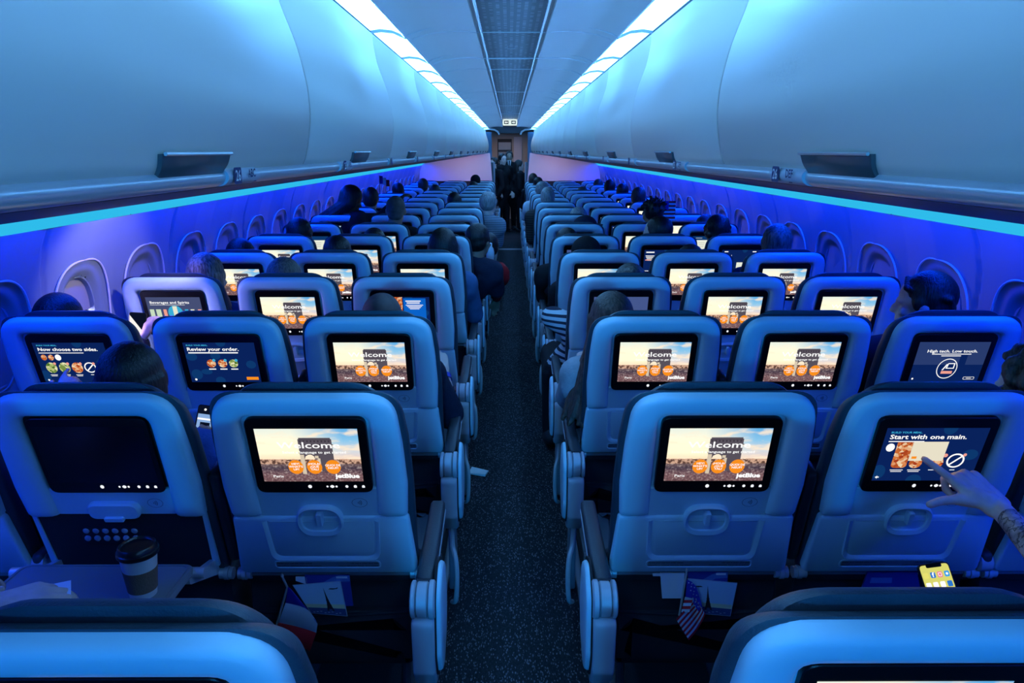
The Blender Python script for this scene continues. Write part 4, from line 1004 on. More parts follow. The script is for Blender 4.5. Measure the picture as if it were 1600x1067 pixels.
def hair_bits(style, c, R, sc, fall):
    b = MB(); C = Vector(c)
    P = lambda p: C+R @ (Vector(p)*sc)
    E = lambda p, r, n=18, m=12: b.ell(P(p), tuple(v*sc for v in r), n, m, 0, R)
    rnd = random.Random(int(abs(c[0]*1000+c[1]*77)))
    if style in ('short', 'long', 'bun', 'wavy', 'swept'):
        E((0, -.020, .036), (.082, .096, .092), 24, 14); E((0, -.042, -.005), (.078, .066, .070))
        for s in (-1, 1): E((s*.070, .005, .012), (.013, .030, .034))
    if style == 'swept':
        for k in range(26):
            x = -.07+.14*k/25; b.cap(P((x*.8, .062, .095-abs(x)*.5)), .009*sc, P((x, -.085, .055-abs(x)*.3)), .013*sc, 8)
        for k in range(9): a = rnd.uniform(-.06, .06); b.cap(P((a, -.09, .03)), .008, P((a*1.1, -.112, -.03+rnd.uniform(-.02, .02))), .003, 6)
    if style == 'wavy':
        for k in range(46):
            a = rnd.uniform(0, 2*pi); h = rnd.uniform(-.02, .10); r = .078*sqrt(max(.1, 1-(max(0, h-.03)/.085)**2)); b.ell(P((r*cos(a), -.015+r*1.1*sin(a) if sin(a) < .5 else .03, h)), (.018, .018, .016), 8, 6)
    if style == 'curly':
        E((0, -.015, .035), (.082, .09, .088))
        for k in range(130):
            a = rnd.uniform(0, 2*pi); t = rnd.uniform(-.45, 1); r = sqrt(1-t*t)
            p = (.094*r*cos(a), -.018+.104*r*sin(a), .035+.098*t)
            if p[1] > .06 and p[2] < .06: continue
            b.ell(P(p), (rnd.uniform(.012, .020),)*3, 8, 6)
    if style == 'spiky':
        E((0, -.02, .036), (.080, .094, .088))
        for k in range(60):
            a = rnd.uniform(0, 2*pi); t = rnd.uniform(.1, 1); r = sqrt(1-t*t); d = Vector((r*cos(a), r*sin(a), t)); b.cap(P(Vector((0, -.02, .036))+d*.075), .012, P(Vector((0, -.02, .04))+d*rnd.uniform(.11, .135)), .004, 6)
    if style == 'bun':
        E((0, -.075, .085), (.040, .038, .036)); E((.012, -.085, .10), (.022, .02, .02))
    if style == 'bald':
        E((0, -.012, .0245), (.0765, .0930, .0925), 24, 14)
        E((0, -.05, -.03), (.062, .045, .05))
    if style in ('long', 'locs'):
        if style == 'locs': E((0, -.012, .038), (.088, .102, .094), 24, 14)
        n = 34 if style == 'long' else 30
        for k in range(n):
            a = pi*(.04+.92*k/(n-1)) if style == 'long' else pi*(-.12+1.24*k/(n-1)); ca, sa = cos(a), sin(a); L = fall*rnd.uniform(.88, 1.05)
            x0, y0 = .074*ca, -.085*sa-.012
            pts = [P((x0*.6, y0*.6, .085)), P((x0*1.08, y0*1.08, .03)), P((x0*1.12, y0*1.08-.004, -.05))]
            last = C+R @ Vector((x0*1.1, y0*1.05, -.05)); lean = Vector((0, 0, 0)) if not isinstance(SIDE.get('v'), Vector) else SIDE['v']
            for j in range(1, 6):
                t = j/5; q = last+Vector((0, 0, -L*t))+lean*t*L+Vector((x0*.18*t, -.012*t, 0))+Vector((.006*sin(5*t+k), .006*cos(4*t+k*2), 0)); pts.append(q)
            r = .0125*sc if style == 'long' else .0085*sc
            b.tube(pts, [r*.8, r, r]+[r*(1-.10*j) for j in range(5)], 7)
    return b
SIDE = {}
def eyes_brows(c, R, sc, hm, parent):
    b = MB()
    for s in (-1, 1): b.ell(Vector(c)+R @ (Vector((s*.029, .0735, -.008))*sc), (.0125*sc, .0115*sc, .0085*sc), 12, 8)
    b.build('eye', mat('eye_white', (.6, .6, .6), .2), parent)
    b = MB()
    for s in (-1, 1): b.ell(Vector(c)+R @ (Vector((s*.029, .0835, -.008))*sc), (.0055*sc, .0035*sc, .0055*sc), 10, 6)
    b.build('iris', mat('iris_dark', (.01, .008, .006), .15), parent)
    b = MB()
    for s in (-1, 1): b.tube([Vector(c)+R @ (Vector((s*x, y, z))*sc) for x, y, z in ((.013, .093, .012), (.029, .091, .018), (.046, .078, .012))], .0032*sc, 6)
    b.build('eyebrow', hm, parent)
def figure(name, J, headc, R, hsc, skn, top, legm, hair, hairmat, label, fall=.25, vox=.010, arms=None, sleeve=(1, 1), group=None, face=False, cap_=None, extra=None, cloth_fn=None, skin_mats=None, skin_fn=None, neckline=0, slim=1.0):
    """J: joint dictionary in world metres"""
    root = empty(name, J['hip']-Vector((0, 0, 0)))
    inv = -Vector(J['hip'])
    def V(k): return Vector(J[k])+inv
    hc = Vector(headc)+inv
    b = MB(); head_mesh(b, hc, R, hsc)
    b.cap(hc+R @ Vector((0, -.022, -.05))*hsc, .054*hsc, V('neck'), .060, 14)
    g = slim
    def torso(b, e, full=True):
        b.ell(V('hip')+Vector((0, 0, .02)), (.155*g+e, .115+e, .12+e), 18, 12); b.cap(V('hip')+Vector((0, 0, .05)), .125*g+e, V('chest'), .13*g+e, 18)
        for s in (-.055, .055): b.cap(V('chest')+Vector((s, 0, 0)), .105*g+e, (V('neck')*.45+V('chest')*.55)+Vector((s, 0, .0)), .095*g+e, 16)
        for s in 'LR': b.cap(V('neck')-Vector((0, 0, .035)), .062+e, V('sh'+s), .062*g+e, 14); b.cap(V('chest'), .10*g+e, V('sh'+s)-Vector((0, 0, .04)), .062*g+e, 14)
    def arm(b, s, e, upto=1.0, r0=.052, r1=.040, r2=.028):
        sh, el, wr = V('sh'+s), V('el'+s), V('wr'+s)
        b.cap(sh, r0*g+e, el, r1*g+e, 12)
        b.cap(el, r1*g*.98+e, el.lerp(wr, upto), (r1+(r2-r1)*upto)*g+e, 12)
    def leg(b, s, e):
        b.cap(V('hip')+Vector((.085 if s == 'R' else -.085, 0, 0)), .088+e, V('kn'+s), .062+e, 14); b.cap(V('kn'+s), .060+e, V('an'+s), .040+e, 12)
    torso(b, 0)
    for s in 'LR':
        arm(b, s, 0); leg(b, s, 0)
        hd = (arms or {}).get(s)
        wr = V('wr'+s); fd = (wr-V('el'+s)).normalized()
        if hd is None: hand(b, wr, fd, (0, 0, 1), 1 if s == 'L' else -1, (.35, .4, .42, .45), vox and .2)
        else: hand(b, wr, **hd)
        an = V('an'+s); fx = Vector(J.get('toe', (0, 1, 0))); b.cap(an-Vector((0, 0, .03))-fx*.03, .040, an-Vector((0, 0, .045))+fx*.14, .030, 10)
    body = remeshed(b, 'body', skin_mats or [SK[skn]], vox, 2, root, skin_fn)
    b = MB(); torso(b, .014)
    b.cap(V('neck')-Vector((0, 0, .03)), .070, V('neck')+Vector((0, 0, .012+neckline)), .066, 14)
    for s, up in zip('LR', sleeve):
        if up > 0: arm(b, s, .013, up*.93, .056, .046, .033)
        else: sh, el = V('sh'+s), V('el'+s); b.cap(sh, .068*g, sh.lerp(el, .85), .060*g, 12)
    if extra: extra(b, V)
    remeshed(b, 'shirt', [CL[top]], max(vox, .009), 3, root)
    b = MB()
    b.ell(V('hip'), (.168*g, .13, .12), 18, 12)
    for s in 'LR': leg(b, s, .012)
    remeshed(b, 'trousers', [CL[legm]], max(vox, .011), 2, root)
    b = MB()
    for s in 'LR':
        an = V('an'+s); fx = Vector(J.get('toe', (0, 1, 0))); b.cap(an-Vector((0, 0, .03))-fx*.04, .048, an-Vector((0, 0, .05))+fx*.15, .036, 10); b.cap(an, .045, an-Vector((0, 0, .05)), .05, 10)
    b.build('shoe', M_dark, root)
    if hair:
        hb = hair_bits(hair, hc, R, hsc, fall)
        remeshed(hb, 'hair', [hairmat], max(.0055, vox*.7), 1, root)
    if cap_ == 'beanie':
        b = MB(); b.ell(hc+R @ Vector((0, -.012, .045)), (.088, .102, .088), 22, 14, 0, R); b.ell(hc+R @ Vector((0, -.012, .020)), (.092, .106, .030), 22, 10, 0, R); remeshed(b, 'beanie', [CL['black']], .007, 1, root)
    if cap_ == 'cap':
        b = MB(); b.ell(hc+R @ Vector((0, -.008, .045)), (.086, .100, .082), 22, 14, 0, R)
        b.loops([[tuple(hc+R @ Vector((x*.95, .07+.07*sqrt(max(0, 1-(x/.078)**2))*t, .058-.012*t+z))) for x in [-.075+.015*k for k in range(11)]] for z in (0, .006) for t in ((0, 1) if z == 0 else (1, 0))], False, True, True)
        b.build('baseball_cap', CL['navy'], root)
    if face: eyes_brows(hc, R, hsc, hairmat, root)
    tag(root, label, 'person', group)
    return root, V, hc
def seated(n, c, px, py, hair, hairmat, top, label, skn='mid', yaw=0, pitch=0, roll=0, fall=.25, side=None, el=None, wr=None, hands=None, sleeve=(1, 1), dy=0, vox=None, face=False, cap_=None, hw=None, legm='black', extra=None, shy=0, skin_mats=None, skin_fn=None, slim=1.0, lean=0, hipx=None):
    y0 = DROW(n); yh = y0+.275+dy; d = yh
    al = math.atan((533.5-py)/FPX)-PITCH; zt = CAMZ+d*tan(al); zcd = d*cos(PITCH)-(zt-CAMZ)*sin(PITCH); X = CAMX+(px-796)/FPX*zcd
    X = max(-1.69, min(1.69, X))
    R = basis((sin(yaw), cos(yaw), sin(pitch))) @ Matrix.Rotation(roll, 3, 'Y')
    zh = zt-.118
    hx = SX[c] if hipx is None else hipx; hx = max(-1.48, min(1.48, hx)); hip = Vector((hx, y0+.44, .545)); neck = Vector((X*.85+hx*.15, yh-.015, zh-.135)); 
    sh = Vector((X*.62+hx*.38, yh-.0+shy, zh-.205)); chest = Vector((X*.45+hx*.55, y0+.335+shy*.5, .545+(zh-.205-.545)*.62))
    J = dict(hip=hip, neck=neck, chest=chest, shL=sh+Vector((-.165*slim, 0, 0)), shR=sh+Vector((.165*slim, 0, 0)),
             elL=sh+Vector((-.205, .06, -.25)), elR=sh+Vector((.205, .06, -.25)))
    J['wrL'] = J['elL']+Vector((.08, .22, -.02)); J['wrR'] = J['elR']+Vector((-.08, .22, -.02))
    for k, p in (el or {}).items(): J['el'+k] = Vector(p)
    for k, p in (wr or {}).items(): J['wr'+k] = Vector(p)
    for k_ in J:
        lim = 1.48 if k_ in ('hip', 'chest') else 1.60
        J[k_] = Vector((max(-lim, min(lim, J[k_][0])), J[k_][1], J[k_][2]))
    for s, q in (('L', -1), ('R', 1)): J['kn'+s] = hip+Vector((q*.10, .36, .015 if n else -.11)); J['an'+s] = hip+Vector((q*.11, .34, -.44))
    if side is not None: SIDE['v'] = Vector(side)
    else: SIDE.pop('v', None)
    if vox is None: vox = .010 if n < 4 else (.013 if n < 7 else .018)
    return figure('person', J, (X, yh, zh), R, 1.0, skn, top, legm, hair, HM.get(hairmat), label, fall, vox, hands, sleeve, None, face, cap_, extra, skin_mats=skin_mats, skin_fn=skin_fn, slim=slim)
H_ = dict
# --- first row ahead
seated(1, 'B', 203, 536, 'long', 'black', 'blue', 'person with long black hair in a blue shirt, seated behind the black-screen seat', 'mid', yaw=-.1, fall=.22, el={'R': PX(298, 742, 1.98)}, wr={'R': PX(316, 700, 2.22)}, vox=.006,
       hands={'R': H_(fd=(.0, .8, .35), nd=(.3, -.5, .5), thumb=-1, curl=(.5, .6, .6, .6), sc=.92)})
def side_finger(): pass
seated(1, 'A', -120, 560, 'short', 'darkbrown', 'navy', 'person mostly outside the left edge, touching the side-dish menu with fingers', 'light', vox=.0055, hipx=-1.50,
       el={'R': PX(60, 690, 2.13)}, wr={'R': PX(92, 634, 2.31)}, hands={'R': H_(fd=(.05, .62, .55), nd=(0, -.7, .6), thumb=-1, curl=(.12, .5, .7, .75), sc=.95)})
seated(1, 'F', 1628, 548, 'curly', 'brown', 'black', 'person with curly brown hair at the right edge of the photo', 'light', yaw=-.5)
# --- second row
seated(2, 'A', 74, 459, 'short', 'black', 'navy', 'person with short dark hair by the lit window holding up a phone', 'light', hipx=-1.50, vox=.006,
       el={'R': (-1.36, 2.95, .74), 'L': (-1.64, 2.92, .74)}, wr={'R': (-1.395, 3.035, .885), 'L': (-1.575, 3.035, .885)},
       hands={'R': H_(fd=(-.35, .12, .85), nd=(.6, -.75, .1), thumb=-1, curl=(.45, .5, .55, .6), tcurl=.1, sc=.92, tang=.3), 'L': H_(fd=(.25, .2, .85), nd=(-.7, -.6, .1), thumb=1, curl=(.55, .6, .65, .7), sc=.92, tang=.3)})
P2C = seated(2, 'C', 596, 456, 'bald', 'stubble', 'navy', 'balding person with cropped grey hair and a blue wristband, seated left of the aisle', 'light', vox=.007, el={'R': PX(708, 655, 2.82)}, wr={'R': PX(690, 579, 3.02)}, sleeve=(0, 0))
seated(2, 'D', 957, 457, 'long', 'brown', 'grey', 'person with long straight brown hair and grey sweater beside the aisle', 'light', yaw=.1, fall=.30, side=(-.28, -.12, 0), el={'L': (.235, 2.86, .70)}, wr={'L': (.30, 3.04, .78)}, vox=.008, shy=0)
seated(2, 'F', 1450, 426, 'swept', 'black', 'navy', 'person with slicked dark hair and earring turned left by the right wall', 'light', yaw=-1.05, vox=.007)
# --- third row
seated(3, 'A', 322, 396, 'long', 'blond', 'denim', 'person with long highlighted blond hair behind the drinks-menu seat', 'light', yaw=.15, fall=.26, side=(.25, 0, 0))
seated(3, 'B', 444, 403, 'long', 'ash', 'navy', 'person with straight ash-grey hair in the left middle seat, third row ahead', 'light', fall=.12)
seated(3, 'D', 985, 413, 'bun', 'ash', 'stripe', 'person with tied-up hair and a striped sleeve in the aisle', 'light', hipx=.34, shy=0, el={'L': (.205, 3.60, .865)}, wr={'L': (.30, 3.80, .80)})
# --- fourth row
seated(4, 'A', 376, 373, 'short', 'black', 'navy', 'person with dark hair at the left wall, fourth row ahead')
seated(4, 'B', 527, 369, 'short', 'black', 'navy', 'person with dark hair in the left middle seat, fourth row ahead')
seated(4, 'C', 692, 357, 'long', 'black', 'denim', 'person with long black hair and a denim sleeve beside the aisle', 'mid', fall=.2, el={'R': (-.225, 4.42, .70)}, wr={'R': (-.27, 4.63, .72)})
seated(4, 'D', 916, 372, None, 'black', 'black', 'person in a black beanie right of the aisle, fourth row ahead', cap_='beanie')
seated(4, 'E', 1079, 383, 'short', 'darkbrown', 'navy', 'person low in the right middle seat with only dark hair showing, fourth row')
seated(4, 'F', 1215, 351, 'short', 'ash', 'navy', 'person with short ash hair rising above the right window seat, fourth row')
# --- fifth row
seated(5, 'A', 467, 341, 'wavy', 'black', 'navy', 'person with wavy dark hair in the left window seat, fifth row ahead')
seated(5, 'B', 585, 357, 'short', 'darkbrown', 'navy', 'person low in the left middle seat, fifth row ahead')
seated(5, 'C', 748, 350, 'short', 'black', 'navy', 'person in a dark navy jacket leaning into the aisle from the left', 'mid', yaw=.5, hipx=-.40, el={'R': (-.10, 5.22, .70)}, wr={'R': (-.16, 5.44, .76)})
seated(5, 'D', 886, 357, 'long', 'black', 'black', 'person with black hair and long black coat hanging into the aisle', 'mid', fall=.3, hipx=.42, el={'L': (.235, 5.20, .66)}, side=(-.2, 0, 0))
seated(5, 'E', 1027, 339, 'short', 'black', 'navy', 'person with glasses shown in left profile, right middle seat', 'light', yaw=-1.2)
seated(5, 'F', 1122, 336, 'wavy', 'black', 'black', 'person with full dark hair in the right window seat, fifth row ahead')
# --- sixth row on
seated(6, 'B', 618, 305, 'bald', 'stubble', 'black', 'balding person sitting tall with a dark collar, sixth row left', 'mid', dy=.0, vox=.012)
seated(6, 'C', 763, 364, 'short', 'black', 'red', 'person in a red sleeve at the left aisle edge, sixth row', hipx=-.36, el={'R': (-.09, 6.1, .72)})
seated(6, 'D', 916, 338, None, 'black', 'black', 'person in a dark baseball cap turned right, sixth row ahead', yaw=1.3, cap_='cap')
seated(6, 'E', 1022, 313, 'spiky', 'black', 'black', 'person with tall tousled hair above the right middle seat, sixth row', vox=.012)
seated(6, 'F', 1103, 336, 'short', 'darkbrown', 'navy', 'person with dark hair in the right window seat, sixth row ahead')
seated(7, 'D', 904, 324, 'short', 'grey', 'navy', 'person with olive-grey hair right of the aisle, seventh row ahead')
seated(8, 'A', 579, 293, 'short', 'darkbrown', 'navy', 'person with dark hair at the left wall, eighth row ahead')
seated(8, 'C', 764, 300, 'wavy', 'grey', 'greystripe', 'grey-haired person in a striped shirt leaning into the aisle', 'light', yaw=.4, hipx=-.38, el={'R': (-.13, 7.66, .74)}, wr={'R': (-.14, 7.86, .8)})
seated(9, 'C', 710, 301, 'short', 'black', 'black', 'person with black hair left of the aisle, ninth row ahead')
seated(9, 'D', 856, 293, 'short', 'grey', 'plaid', 'person with cropped grey hair and dark plaid coat beside the aisle', 'light', hipx=.42, el={'L': (.235, 8.4, .70)}, slim=1.1)
seated(9, 'F', 998, 293, 'short', 'brown', 'navy', 'person with brown hair at the right wall, ninth row ahead')
seated(11, 'A', 622, 286, 'short', 'black', 'navy', 'person with dark hair at the left wall, eleventh row ahead')
seated(11, 'D', 847, 284, 'wavy', 'grey', 'white', 'grey-haired person in a white shirt reaching into the aisle', 'light', hipx=.38, el={'L': (.20, 10.1, .80)}, wr={'L': (.22, 10.3, .84)})
seated(11, 'F', 973, 287, 'short', 'black', 'navy', 'person with dark hair at the right wall, eleventh row ahead')
seated(12, 'B', 680, 289, 'short', 'black', 'black', 'person with dark hair in the left middle seat, twelfth row ahead')
seated(12, 'E', 910, 292, 'short', 'brown', 'navy', 'person with light brown hair in the right middle seat, twelfth row')
seated(12, 'F', 953, 281, 'short', 'black', 'blue', 'person with dark hair in the right window seat, twelfth row ahead')
seated(13, 'A', 661, 279, 'short', 'brown', 'navy', 'person with brown hair in the left window seat, thirteenth row ahead')
seated(14, 'D', 841, 277, 'short', 'black', 'black', 'person with black hair right of the aisle, fourteenth row ahead')
seated(14, 'C', 740, 284, 'short', 'black', 'black', 'person with black hair left of the aisle, fourteenth row ahead')
seated(15, 'D', 833, 271, 'short', 'brown', 'black', 'person with brown hair right of the aisle, fifteenth row ahead')
seated(15, 'C', 743, 274, None, 'black', 'brown', 'person in a dark beanie left of the aisle, fifteenth row ahead', cap_='beanie')
seated(14, 'F', 935, 280, 'short', 'brown', 'navy', 'person with brown hair in the right window seat, fourteenth row ahead')
# --- the two hands from the nearest row
def tat_fn(c):
    return 1 if (TAT[0].x-.08 < c.x < TAT[0].x+.4 and c.y < TAT[1] and c.z < TAT[2]) else 0
TAT = [Vector((.98, 0, 0)), .545, .30]
def tattoo_mat():
    m = skin('tattooed_skin', (.74, .52, .46)); n = m.node_tree.nodes; l = m.node_tree.links
    tc = n.new('ShaderNodeTexCoord'); v = n.new('ShaderNodeTexVoronoi'); v.feature = 'DISTANCE_TO_EDGE'; v.inputs['Scale'].default_value = 38
    nz = n.new('ShaderNodeTexNoise'); nz.inputs['Scale'].default_value = 30; nz.inputs['Detail'].default_value = 4
    l.new(tc.outputs['Object'], nz.inputs['Vector']); mm = n.new('ShaderNodeMix'); mm.data_type = 'RGBA'; mm.inputs['Factor'].default_value = .08; l.new(tc.outputs['Object'], mm.inputs['A']); l.new(nz.outputs['Color'], mm.inputs['B']); l.new(mm.outputs['Result'], v.inputs['Vector'])
    r = n.new('ShaderNodeValToRGB'); r.color_ramp.elements[0].color = (.04, .035, .035, 1); r.color_ramp.elements[1].position = .12; r.color_ramp.elements[1].color = (.60, .44, .40, 1); l.new(v.outputs['Distance'], r.inputs[0])
    r2 = n.new('ShaderNodeValToRGB'); r2.color_ramp.elements[0].position = .45; r2.color_ramp.elements[1].position = .6; r2.color_ramp.elements[0].color = (.22, .22, .22, 1); l.new(nz.outputs['Fac'], r2.inputs[0])
    mx = n.new('ShaderNodeMix'); mx.data_type = 'RGBA'; mx.blend_type = 'MULTIPLY'; mx.inputs['Factor'].default_value = .7; l.new(r.outputs[0], mx.inputs['A']); l.new(r2.outputs[0], mx.inputs['B'])
    l.new(mx.outputs['Result'], n['Principled BSDF'].inputs['Base Color']); return m
M_tat = tattoo_mat()
# point on the screen of the right middle seat (first row) where the finger rests
tip = PX(1464, 706, DROW(1)+.022)
wrist = PX(1562, 793, 1.525)
elb = PX(1665, 915, 1.26)
rt, V_, hc_ = seated(0, 'E', 1980, 560, 'short', 'darkbrown', 'black', 'person at the right edge with tattooed forearm pointing at the meal menu screen', 'light', vox=.0045, dy=-.06, hipx=1.20, slim=.8,
       el={'R': elb, 'L': (1.02, 1.08, .62)}, wr={'R': wrist, 'L': (1.08, 1.26, .52)}, sleeve=(1, 0), skin_mats=[SK['light'], M_tat],
       skin_fn=lambda c: 1 if (c.y < (wrist.y-.045-DROW(0)-.44) and c.y > -.06 and c.x > (elb.x-1.20-.09) and c.z < (wrist.z-.545)+.03 and c.z > .12) else 0,
       hands={'R': H_(fd=(tip-wrist), nd=Vector((.25, -.62, .78)), thumb=-1, curl=(.03, 1.05, 1.15, 1.2), tcurl=-.25, sc=1.06, spread=.10, tang=.80)})
wl_ = PX(-12, 948, 1.33)
seated(0, 'B', -330, 560, 'short', 'brown', 'black', 'person at the left edge reaching a hand over the open tray', 'light', vox=.0055, el={'R': (-1.20, 1.12, .67)}, wr={'R': tuple(wl_)}, sleeve=(1, .35), hipx=-1.12, slim=.85,
       hands={'R': H_(fd=(.75, .5, -.02), nd=(.0, -.25, 1), thumb=1, curl=(.35, .4, .45, .5), sc=1.05, tang=.5)})
# blue band on the wrist of the balding passenger
def band(w0, w1, r, name, m, label_parent):
    w0 = Vector(w0); w1 = Vector(w1); d = (w1-w0).normalized(); u = d.orthogonal().normalized(); v = d.cross(u); b = MB()
    b.loops([[tuple(w0+d*t+(u*cos(a)+v*sin(a))*(r+e)) for a in [2*pi*k/24 for k in range(24)]] for t, e in ((0, 0), (0, .004), (.024, .004), (.024, 0))], True, False, False)
    return b
wb = band(PX(690, 579, 3.02).lerp(PX(708, 655, 2.82), .22), PX(690, 579, 3.02), .031, 'watch_band', None, None)
wo = wb.build('wristband', mat('band_blue', (.03, .06, .5), .5)); wo.parent = P2C[0]; wo.location = -Vector(P2C[0].location); wo['label'] = 'bright blue wristband'

# --- standing passenger with long dark locs, bending between the seats
def standing(px, py, d, hair, hm, top, label, skn='mid', yaw=pi, height=None, el=None, wr=None, fall=.3, bend=0, face=True, vox=.016, legm='black', side=None, headpitch=0, floor=0.0, lx=None, slim=1.0):
    al = math.atan((533.5-py)/FPX)-PITCH; zt = CAMZ+d*tan(al); zcd = d*cos(PITCH)-(zt-CAMZ)*sin(PITCH); X = CAMX+(px-796)/FPX*zcd
    H = height or zt; sc = H/1.75; R = basis((sin(yaw), cos(yaw), headpitch)); zh = zt-.118
    hx = X if lx is None else lx; hip = Vector((hx, d+bend, .92*sc)); up = (Vector((X, d, zh-.14))-hip)
    neck = hip+up; chest = hip+up*.62; rt_ = Vector((cos(yaw), -sin(yaw), 0))
    sh = hip+up*.90
    J = dict(hip=hip, neck=neck, chest=chest, shL=sh-rt_*.17, shR=sh+rt_*.17)
    f = Vector((sin(yaw), cos(yaw), 0)); J['toe'] = f
    for s, q in (('L', -1), ('R', 1)):
        J['el'+s] = J['sh'+s]+rt_*q*.05+Vector((0, 0, -.28)); J['wr'+s] = J['el'+s]+f*.14-rt_*q*.06+Vector((0, 0, -.18)); J['kn'+s] = hip+rt_*q*.09+Vector((0, 0, -.43*sc)); J['an'+s] = hip+rt_*q*.09+Vector((0, 0, -.84*sc))
    for k, p in (el or {}).items(): J['el'+k] = Vector(p)
    for k, p in (wr or {}).items(): J['wr'+k] = Vector(p)
    if side is not None: SIDE['v'] = Vector(side)
    else: SIDE.pop('v', None)
    return figure('person', J, (X, d, zh), R, 1.0, skn, top, legm, hair, HM[hm], label, fall, vox, None, (1, 1), None, face, None, None, slim=slim)
standing(548, 291, 6.62, 'locs', 'black', 'black', 'standing person with long dark locs bending over the left seats', 'dark', yaw=1.0, height=1.62, fall=.46, side=(-.85, -.1, .45), vox=.011, lx=-1.42, el={'R': (-1.16, 6.60, 1.08), 'L': (-1.55, 6.55, 1.02)}, wr={'R': (-1.02, 6.66, 1.22), 'L': (-1.35, 6.7, .98)}, headpitch=-.3)
# --- cabin crew at the far doorway
PSU_ = standing(796, 236, 16.4, 'short', 'black', 'black', 'standing person in dark suit, white shirt and tie at the far doorway', 'mid', yaw=pi, height=1.74)
standing(786, 240, 15.9, 'bun', 'black', 'black', 'standing person in dark dress just left of the suited one', 'light', yaw=pi-.5, height=1.68, slim=.85)
standing(771, 246, 15.5, 'bun', 'black', 'black', 'standing person at the left post of the far doorway, arms folded', 'light', yaw=pi+.6, height=1.62, slim=.85)
standing(812, 250, 15.9, 'long', 'black', 'black', 'standing person in dark clothes looking right at the far doorway', 'light', yaw=pi/2, height=1.60, fall=.15, slim=.85)
c = PX(796, 248, 16.25)
b = MB(); b.prism([(c.x-.04, c.z-.02), (c.x+.04, c.z-.02), (c.x+.012, c.z-.20), (c.x-.012, c.z-.20)], [(0, c.y-.03), (0, c.y-.01)], T=lambda x, z, y: (x, y, z-.01))
b.prism([(c.x-.012, c.z-.03), (c.x+.012, c.z-.03), (c.x+.010, c.z-.19), (c.x-.010, c.z-.19)], [(0, c.y-.036), (0, c.y-.029)], 1, T=lambda x, z, y: (x, y, z-.01))
so = b.build('shirt_front', [M_white, CL['navy']]); so.parent = PSU_[0]; so.location = -Vector(PSU_[0].location); so['label'] = 'white shirt front and dark tie'
# ================================================================== SMALL THINGS
def bil(c4, d, dz=0.0, bow=0.0):
    """(u, v, c) on the quad whose photo corners are tl, tr, br, bl, standing d ahead"""
    W = [PX(x, y, d+dd) for (x, y), dd in zip(c4, dz if isinstance(dz, (list, tuple)) else (0, 0, dz, dz))]
    def T(u, v, c):
        p = (W[0]*(1-u)+W[1]*u)*v+(W[3]*(1-u)+W[2]*u)*(1-v)
        return (p.x, p.y-c-bow*sin(pi*u)*.5, p.z)
    return T
def sheet(b, mi=0, T=None, n=8, t=.0012, u0=0, u1=1, v0=0, v1=1):
    b.loops([[(u0+(u1-u0)*k/n, v, c) for k in range(n+1)] for v, c in ((v0, 0), (v0, t), (v1, t), (v1, 0), (v0, 0))], False, False, False, mi, T)
    for k in (0, 1):
        u = (u0, u1)[k]; b.add([(u, v0, 0), (u, v0, t), (u, v1, t), (u, v1, 0)], [(0, 1, 2, 3)], mi, T)
Y1 = DROW(1)
Mc = [mat('card_sky', (.62, .80, .88), .5), mat('card_haze', (.85, .80, .45), .5), mat('card_city', (.06, .09, .22), .5), mat('card_iron', (.02, .018, .015), .5), mat('card_edge', (.6, .65, .7), .5)]
def postcard(c4, mirror, label):
    T = bil(c4, Y1+.136, .002); b = MB(T)
    sheet(b, 4, T, 4); c = .0014
    b.rect(.015, .985, .30, .985, c, 0); b.rect(.015, .985, .20, .34, c*1.1, 1); b.rect(.015, .985, .015, .22, c*1.2, 2)
    m = (lambda x: 1-x) if mirror else (lambda x: x)
    tx = .60
    P = [(-.10, .14), (-.085, .18), (-.055, .30), (-.03, .45), (-.014, .62), (-.004, .80), (0, .86), (.004, .80), (.014, .62), (.03, .45), (.055, .30), (.085, .18), (.10, .14), (.05, .14), (.03, .20), (-.03, .20), (-.05, .14)]
    b.add([(m(tx+x), y, c*1.5) for x, y in P], [tuple(range(len(P)))], 3)
    for y, w_ in ((.31, .06), (.46, .036)): b.rect(*sorted((m(tx-w_), m(tx+w_))), y, y+.02, c*1.6, 3)
    b.add([(m(.70), .80, c*1.5), (m(.74), .825, c*1.5), (m(.86), .815, c*1.5), (m(.92), .84, c*1.5), (m(.90), .80, c*1.5), (m(.80), .785, c*1.5)], [tuple(range(6))], 3)
    for k in range(8): x = .10+.1*k; b.rect(x, x+.05, .06+.02*(k % 3), .075+.02*(k % 3), c*1.5, 4)
    tag(b.build('postcard', Mc, recalc=False), label, 'postcard')
postcard([(457, 913), (532, 907), (543, 962), (486, 957)], False, 'postcard of an iron tower and plane, in the left aisle seat pocket')
postcard([(1074, 904), (1152, 911), (1141, 963), (1083, 958)], True, 'postcard of an iron tower and plane, in the right aisle seat pocket')
Mb = [mat('booklet_blue', (.03, .05, .30), .4), mat('booklet_light', (.10, .20, .50), .4), M_white]
for c4, lb in (([(476, 897), (546, 897), (552, 945), (484, 945)], 'blue booklet behind the tower postcard, left pocket'), ([(1074, 893), (1137, 893), (1134, 940), (1078, 940)], 'blue booklet behind the tower postcard, right pocket')):
    T = bil(c4, Y1+.141); b = MB(T); sheet(b, 0, T, 4, .003)
    b.add([(.0, .62, .0034), (.3, .70, .0034), (.6, .92, .0034), (.75, .99, .0034), (1, .99, .0034), (1, .80, .0034), (.7, .78, .0034), (.4, .60, .0034)], [tuple(range(8))], 1); b.rect(.7, .95, .90, .96, .0036, 2)
    tag(b.build('booklet', Mb, recalc=False), lb, 'booklet')
T = bil([(1031, 895), (1069, 895), (1066, 934), (1034, 934)], Y1+.140); b = MB(T); sheet(b, 0, T, 6, .004); b.rect(-.32, .02, .88, 1.0, .003, 0)
